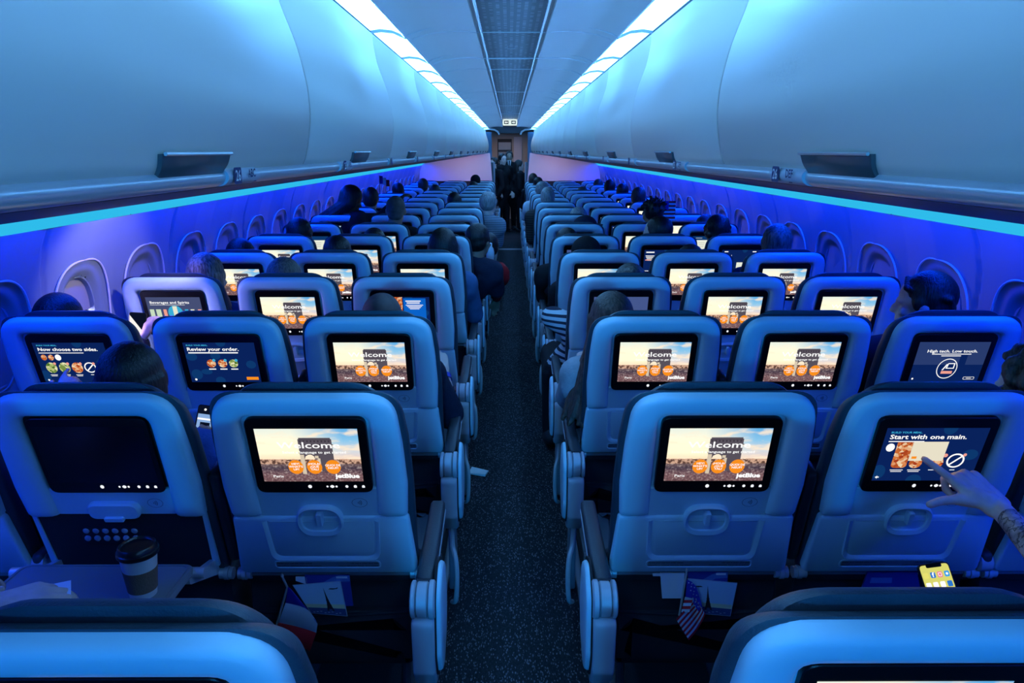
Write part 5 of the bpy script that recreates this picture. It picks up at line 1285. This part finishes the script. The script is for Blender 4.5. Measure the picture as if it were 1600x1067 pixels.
tag(b.build('napkin', M_white, recalc=False), 'white folded napkin beside the striped flag in the right pocket', 'napkin')
T = bil([(462, 900), (480, 900), (480, 912), (462, 906)], Y1+.140); b = MB(T); sheet(b, 0, T, 3, .002)
tag(b.build('napkin', M_white, recalc=False), 'small white paper corner left of the blue booklet, left pocket', 'paper')
# small flags on sticks
M_stick = mat('flag_stick', (.45, .42, .38), .5)
def flag_fr(stick, c4, d, label, cloth=True):
    e = empty('hand_flag', PX(*stick[0], d)); o = Vector(e.location)
    b = MB(); b.tube([PX(*stick[0], d)-o, PX(*stick[1], d)-o], .0028, 8); b.cap(PX(*stick[0], d)-o, .004, PX(*stick[0], d)-o+Vector((0, 0, .004)), .003, 8); b.build('flag_stick', M_stick, e)
    T0 = bil(c4, d-.004, (0, -.008, -.01, 0)); T = lambda u, v, c: tuple(Vector(T0(u, v+.10*sin(pi*min(1, u*1.0))*(1 if v > .5 else .3)*.6, c+.006*sin(5*u+2*v)))-o)
    b = MB(T)
    for k, (v0, v1) in enumerate(((.667, 1), (.333, .667), (0, .333))):
        for j in range(3): sheet(b, k, T, 10, .0009, 0, 1, v0+(v1-v0)*j/3, v0+(v1-v0)*(j+1)/3)
    b.build('flag_cloth', [mat('flag_blue', (.02, .03, .42), .8), mat('flag_white', (.88, .90, .92), .8), mat('flag_red', (.75, .02, .03), .8)], e, recalc=False)
    tag(e, label, 'flag')
flag_fr([(441, 903), (449, 935)], [(452, 922), (470, 925), (484, 1017), (430, 980)], Y1+.132, 'x') if False else None
def flag_cloth(rows, mats_rows, d, stick, label, stars=None):
    """rows: list of photo polylines (one per cloth row edge), top first"""
    e = empty('hand_flag', PX(*stick[0], d)); o = Vector(e.location)
    b = MB(); b.tube([PX(*p, d)-o for p in stick], .003, 8); b.cap(PX(*stick[0], d)-o+Vector((0, 0, .002)), .0045, PX(*stick[0], d)-o+Vector((0, 0, .006)), .003, 8); b.build('flag_stick', M_stick, e)
    R = []
    for i, r in enumerate(rows):
        q = catmull([Vector((x, y, 0)) for x, y in r], 4) if len(r) > 2 else [tuple(Vector((r[0][0], r[0][1], 0)).lerp(Vector((r[1][0], r[1][1], 0)), k/8)) for k in range(9)]
        R.append(q)
    n = min(len(q) for q in R); b = MB()
    for i in range(len(R)-1):
        def pt(q, k, t): j = k/(n-1)*(len(q)-1); a = int(j); f = j-a; x = q[a][0]*(1-f)+q[min(a+1, len(q)-1)][0]*f; y = q[a][1]*(1-f)+q[min(a+1, len(q)-1)][1]*f; return tuple(PX(x, y, d-.006-t-.008*sin(k*.7+i*.15))-o)
        b.loops([[pt(q, k, t) for k in range(n)] for q, t in ((R[i], 0), (R[i], .0009), (R[i+1], .0009), (R[i+1], 0))], False, False, False, mats_rows[i])
    fm = [mat('flag_blue', (.02, .03, .42), .8), mat('flag_white', (.88, .90, .92), .8), mat('flag_red', (.75, .02, .03), .8)]
    b.build('flag_cloth', fm, e, recalc=False, angle=60)
    if stars:
        b = MB()
        for x, y in stars:
            P = [PX(x+r*cos(pi/2+pi*k/5), y-r*sin(pi/2+pi*k/5), d-.0165)-o for k, r in ((k, 2.6 if k % 2 == 0 else 1.1) for k in range(10))]
            b.add([tuple(p) for p in P], [tuple(range(10))])
        b.build('flag_stars', fm[1], e, recalc=False)
    tag(e, label, 'flag')
flag_cloth([[(450, 916), (453, 918), (457, 922)], [(446, 941), (468, 946), (482, 953), (492, 966), (496, 974)], [(435, 972), (455, 976), (477, 982), (494, 988)], [(431, 982), (450, 1002), (470, 1010), (484, 1017)]],
           [0, 1, 2], Y1+.120, [(441, 900), (449, 917), (428, 990)], 'small blue, white and red flag hanging from the left aisle seat pocket')
# striped flag: star field above, diagonal stripes below
rows = []; mr = []
A0, A1, B0_, B1_ = (1066, 966), (1092, 925), (1073, 1001), (1101, 958)
n = 11
for k in range(n+1):
    t = k/n; rows.append([(1056+(1076-1056)*t, 968+(1001-968)*t), (1068+(1090-1068)*t, 955+(984-955)*t), (1084+(1101-1084)*t, 940+(962-940)*t+ (0 if t < .5 else 1)), (1085+(1101-1085)*t, 934+(958-934)*t)]); mr.append(2 if k % 2 == 0 else 1)
flag_cloth(rows, mr, Y1+.120, [(1073, 893), (1061, 962)], 'small flag of stars and stripes hanging from the right aisle seat pocket')
_fl = [o for o in bpy.data.objects if o.name.startswith('hand_flag') and o.type == 'EMPTY'][-1]
o_ = Vector(_fl.location); d_ = Y1+.118
b = MB(); P = [(1073, 906), (1080, 909), (1088, 917), (1092, 930), (1098, 950), (1091, 956), (1083, 943), (1084, 936), (1071, 933)]
b.loops([[tuple(PX(x, y, d_-t)-o_) for x, y in P] for t in (.008, .010)]); b.build('flag_canton', mat('flag_blue', (.02, .03, .42), .8), _fl)
b = MB()
for j in range(5):
    t0, t1 = j/5, (j+1)/5
    b.loops([[tuple(PX(1070-6*t+(13 if q else 0), 933+24*t, d_-.006-.003*q)-o_) for q in (0, 1)] for t in (t0, t1)], False, False, False, j % 2)
b.build('flag_fold', [mat('flag_white', (.88, .90, .92), .8), mat('flag_red', (.75, .02, .03), .8)], _fl, recalc=False)
b = MB()
for r in range(7):
    for q in range(3):
        x = 1076+q*5+r*1.6+(2.4 if r % 2 else 0); y = 911+r*6+q*1.5
        if x > 1086+ (y-917)*.3: continue
        b.add([tuple(PX(x+rr*cos(pi/2+pi*k/5), y-rr*sin(pi/2+pi*k/5), d_-.0108)-o_) for k, rr in ((k, 1.5 if k % 2 == 0 else .65) for k in range(10))], [tuple(range(10))])
b.build('flag_stars', mat('flag_white', (.88, .90, .92), .8), _fl, recalc=False)
# further flags
def mini_flag(px, py, d, w_, h_, kind, label):
    c = PX(px, py, d); e = empty('hand_flag', c); b = MB(); b.tube([(0, 0, h_*.6), (0, 0, -h_*1.6)], .003, 6); b.build('flag_stick', M_stick, e)
    b = MB()
    if kind == 'us':
        for k in range(9): b.box(.002, w_, -.001, .001, -h_/2+h_*k/9, -h_/2+h_*(k+1)/9, 2 if k % 2 == 0 else 1)
        b.box(.002, w_*.45, -.002, .002, 0, h_/2, 0)
    else:
        for k in range(3): b.box(.002+(w_)*k/3, .002+w_*(k+1)/3, -.001, .001, -h_/2-.012*k, h_/2-.02*k, k)
    b.build('flag_cloth', [mat('flag_blue', (.02, .03, .42), .8), mat('flag_white', (.88, .90, .92), .8), mat('flag_red', (.75, .02, .03), .8)], e); tag(e, label, 'flag')
mini_flag(1036, 328, DROW(6)+.30, .10, .14, 'us', 'small striped flag held up beside the tousled-haired person')
mini_flag(593, 281, DROW(8)+.42, .10, .08, 'fr', 'small blue white and red flag held up by the left wall')
mini_flag(974, 752, DROW(2)+.12, .05, .10, 'us', 'small striped flag in the pocket of the second right aisle seat')
# coffee cup on the open tray
c = PX(222, 905, 1.515); ce = empty('coffee_cup', (c.x, 1.515, .6745))
def lathe(prof, n=32): b = MB(); b.loops([[(r*cos(2*pi*k/n), r*sin(2*pi*k/n), z) for k in range(n)] for r, z in prof]); return b
lathe([(.026, 0), (.029, .002), (.0405, .108), (.0425, .110), (.0425, .113), (.040, .114)]).build('cup_body', mat('cup_white', (.70, .70, .68), .55), ce)
lathe([(.0305, .018), (.0318, .018), (.0375, .072), (.0362, .072)]).build('cup_sleeve', mat('cup_sleeve_brown', (.20, .12, .08), .85, bump=(200, .4)), ce)
lathe([(.044, .106), (.0455, .108), (.0455, .116), (.043, .118), (.041, .127), (.038, .130), (.0365, .126), (.034, .124), (.001, .124)]).build('cup_lid', mat('lid_black', (.012, .012, .013), .3), ce)
tag(ce, 'paper coffee cup with black lid and brown sleeve on the open tray', 'cup')
# blister pack standing behind the tray
c = PX(180, 897, Y1+.10); T = lambda u, v, cc: (c.x+u, Y1+.115-cc+v*-.1, .675+v)
b = MB(); b.prism(rrect(0, .040, .155, .074, .008), [(0, 0), (0, .001)], T=T)
for i in range(6):
    for j in range(3):
        x, y = -.062+.025*i, .018+.023*j; b.loops([[(x+r*cos(2*pi*k/12), y+r*sin(2*pi*k/12), z) for k in range(12)] for r, z in ((.0088, .001), (.0085, .003), (.006, .005), (.002, .0055))], T=T, mi=1)
tag(b.build('blister_pack', [mat('foil', (.05, .055, .07), .35, metal=.6), mat('blister', (.45, .48, .52), .25)]), 'silver blister pack with rows of round pills behind the coffee cup', 'blister pack')
# paper by the hand on the tray
T = bil([(78, 912), (112, 905), (112, 935), (92, 936)], 1.44, -.05); b = MB(T); sheet(b, 0, T, 6, .0015)
tag(b.build('paper_napkin', M_white, recalc=False), 'crumpled white paper beside the hand on the open tray', 'paper')
b = MB(); c = PX(120, 938, 1.40); b.rbox(c.x-.05, c.x+.04, 1.40, 1.45, .6745, .684, .003)
tag(b.build('dark_card', M_dark), 'flat dark card lying on the tray beside the hand', 'card')
# phones
def phone(name, loc, R, wide, tall, scr, label, case=None):
    e = empty(name, loc); T = lambda x, z, y: tuple(R @ Vector((x, y, z)))
    b = MB(T); o = rrect(0, 0, wide, tall, .010); b.prism(o, [(.0012, .004), (0, .003), (0, -.003), (.0012, -.004)]); b.build('phone_body', case or M_black, e)
    b = MB(T); scr(b, wide, tall); b.build('phone_screen', PM, e, recalc=False); tag(e, label, 'phone'); return e
PM = [emit('phone_yellow', lin('dcd870'), 1.0), M_black, emit('app_blue', lin('2a78d0'), 1), emit('app_pink', lin('f08098'), 1), emit('app_sky', lin('3aa0e8'), 1), Etx, emit('app_lemon', lin('e8e070'), 1), emit('phone_photo', lin('8fb4e8'), .9), emit('phone_dark', lin('101830'), .6), emit('phone_cream', lin('f4f0ea'), 1.05)]
def scr_apps(b, w_, h_):
    b.add([(x, z, -.0046) for x, z in rrect(0, 0, w_-.006, h_-.006, .008)], [tuple(range(24))], 0)
    b.add([(x, z, -.0049) for x, z in rrect(0, h_/2-.005, .036, .009, .004)], [tuple(range(24))], 1)
    for r in range(4):
        for q, mi in enumerate(((6, 2, 3, 4), (5, 5, 5, 2), (4, 6, 2, 5), (3, 5, 4, 6))[r]):
            cx, cz = (-.024+.016*q), h_/2-.026-.022*r; b.add([(x, z, -.0050) for x, z in rrect(cx, cz, .0115, .013, .003)], [tuple(range(24))], mi)
    b.text('f', -.008, h_/2-.030, .014, -.0053, 5, T=b.T, align='CENTER', bold=.0006)
    b.ring(rrect(.008, h_/2-.026, .0075, .008, .002), rrect(.008, h_/2-.026, .0055, .006, .002), -.0051, -.0053, 5); b.disc(.024, h_/2-.026, .0028, .0028, -.0053, 5)
def scr_cam(b, w_, h_):
    b.add([(x, z, -.0046) for x, z in rrect(0, 0, w_-.005, h_-.005, .008)], [tuple(range(24))], 8); b.rect(-w_/2+.005, w_/2-.005, -h_*.30, h_*.30, -.0048, 7); b.rect(-.02, .012, -h_*.1, h_*.12, -.0050, 8); b.rect(-w_/2+.005, w_/2-.005, h_*.17, h_*.21, -.0050, 5); b.disc(-.01, h_*.40, .004, .004, -.005, 5)
def scr_glare(b, w_, h_):
    b.add([(x, z, -.0046) for x, z in rrect(0, 0, w_-.004, h_-.004, .008)], [tuple(range(24))], 8)
    b.add([(-w_/2+.003, h_/2-.012, -.0048), (w_/2-.003, -h_*.10, -.0048), (w_/2-.003, -h_/2+.004, -.0048), (-w_/2+.003, -h_/2+.004, -.0048)], [(0, 1, 2, 3)], 9)
c = PX(1474, 934, Y1-.13)
phone('phone', c, Matrix.Rotation(radians(-8), 3, 'Y') @ Matrix.Rotation(radians(-38), 3, 'X'), .072, .15, scr_apps, 'phone with yellow wallpaper and app icons in front of the right middle seat')
b = MB(); b.rbox(c.x-.055, c.x+.055, Y1+.10, Y1+.16, .50, .525, .004); 
c2 = PX(322, 668, 2.315)
phone('phone', c2, Matrix.Rotation(radians(8), 3, 'Y') @ Matrix.Rotation(radians(-22), 3, 'X'), .072, .15, scr_cam, 'phone with a picture on its screen, held by the long-haired person')
c3 = PX(216, 515, 3.04)
phone('phone', c3, Matrix.Rotation(radians(3), 3, 'Y') @ Matrix.Rotation(radians(-12), 3, 'X'), .072, .148, scr_glare, 'phone with a white glowing screen held up near the lit window')
# magazine heap behind the phone in the right middle pocket
T = bil([(1355, 893), (1432, 893), (1440, 935), (1340, 935)], Y1+.150); b = MB(T); sheet(b, 0, T, 5, .006); b.rect(.1, .5, .6, .8, .0065, 1)
tag(b.build('magazine', Mb, recalc=False), 'dark blue magazine in the pocket left of the yellow phone', 'magazine')
# paper scrap in the aisle
T_ = [(732, 739), (737, 731), (763, 735), (758, 743)]
b = MB(); W = []
for x, y in T_:
    al = atan((533.5-y)/FPX)-PITCH; dd = (CAMZ-.010)/-tan(al); p = PX(x, y, dd); W.append((p.x, p.y, .004))
b.loops([W, [(x, y, z+.006+.008*(i % 2)) for i, (x, y, z) in enumerate(W)]])
tag(b.build('paper_scrap', M_white), 'white scrap of paper lying at the left edge of the aisle', 'paper')
# crumpled cloth under the second-row right seat and a bag strap
T = bil([(945, 795), (975, 797), (975, 812), (950, 812)], DROW(2)+.1); b = MB(T); sheet(b, 0, T, 4, .01)
tag(b.build('bag', CL['black'], recalc=False), 'dark bag showing under the second right aisle seat', 'bag')
# water bottle of the navy-jacket person by the aisle
c = PX(766, 402, 5.55); e = empty('water_bottle', (c.x, 5.55, c.z-.08)); lathe([(.028, 0), (.031, .01), (.031, .12), (.026, .145), (.013, .165)], 16).build('bottle_body', mat('bottle_clear', (.55, .62, .7), .15), e); lathe([(.015, .163), (.015, .185), (.012, .188)], 12).build('bottle_cap', M_white, e)
tag(e, 'clear water bottle held by the person in the navy jacket', 'bottle')
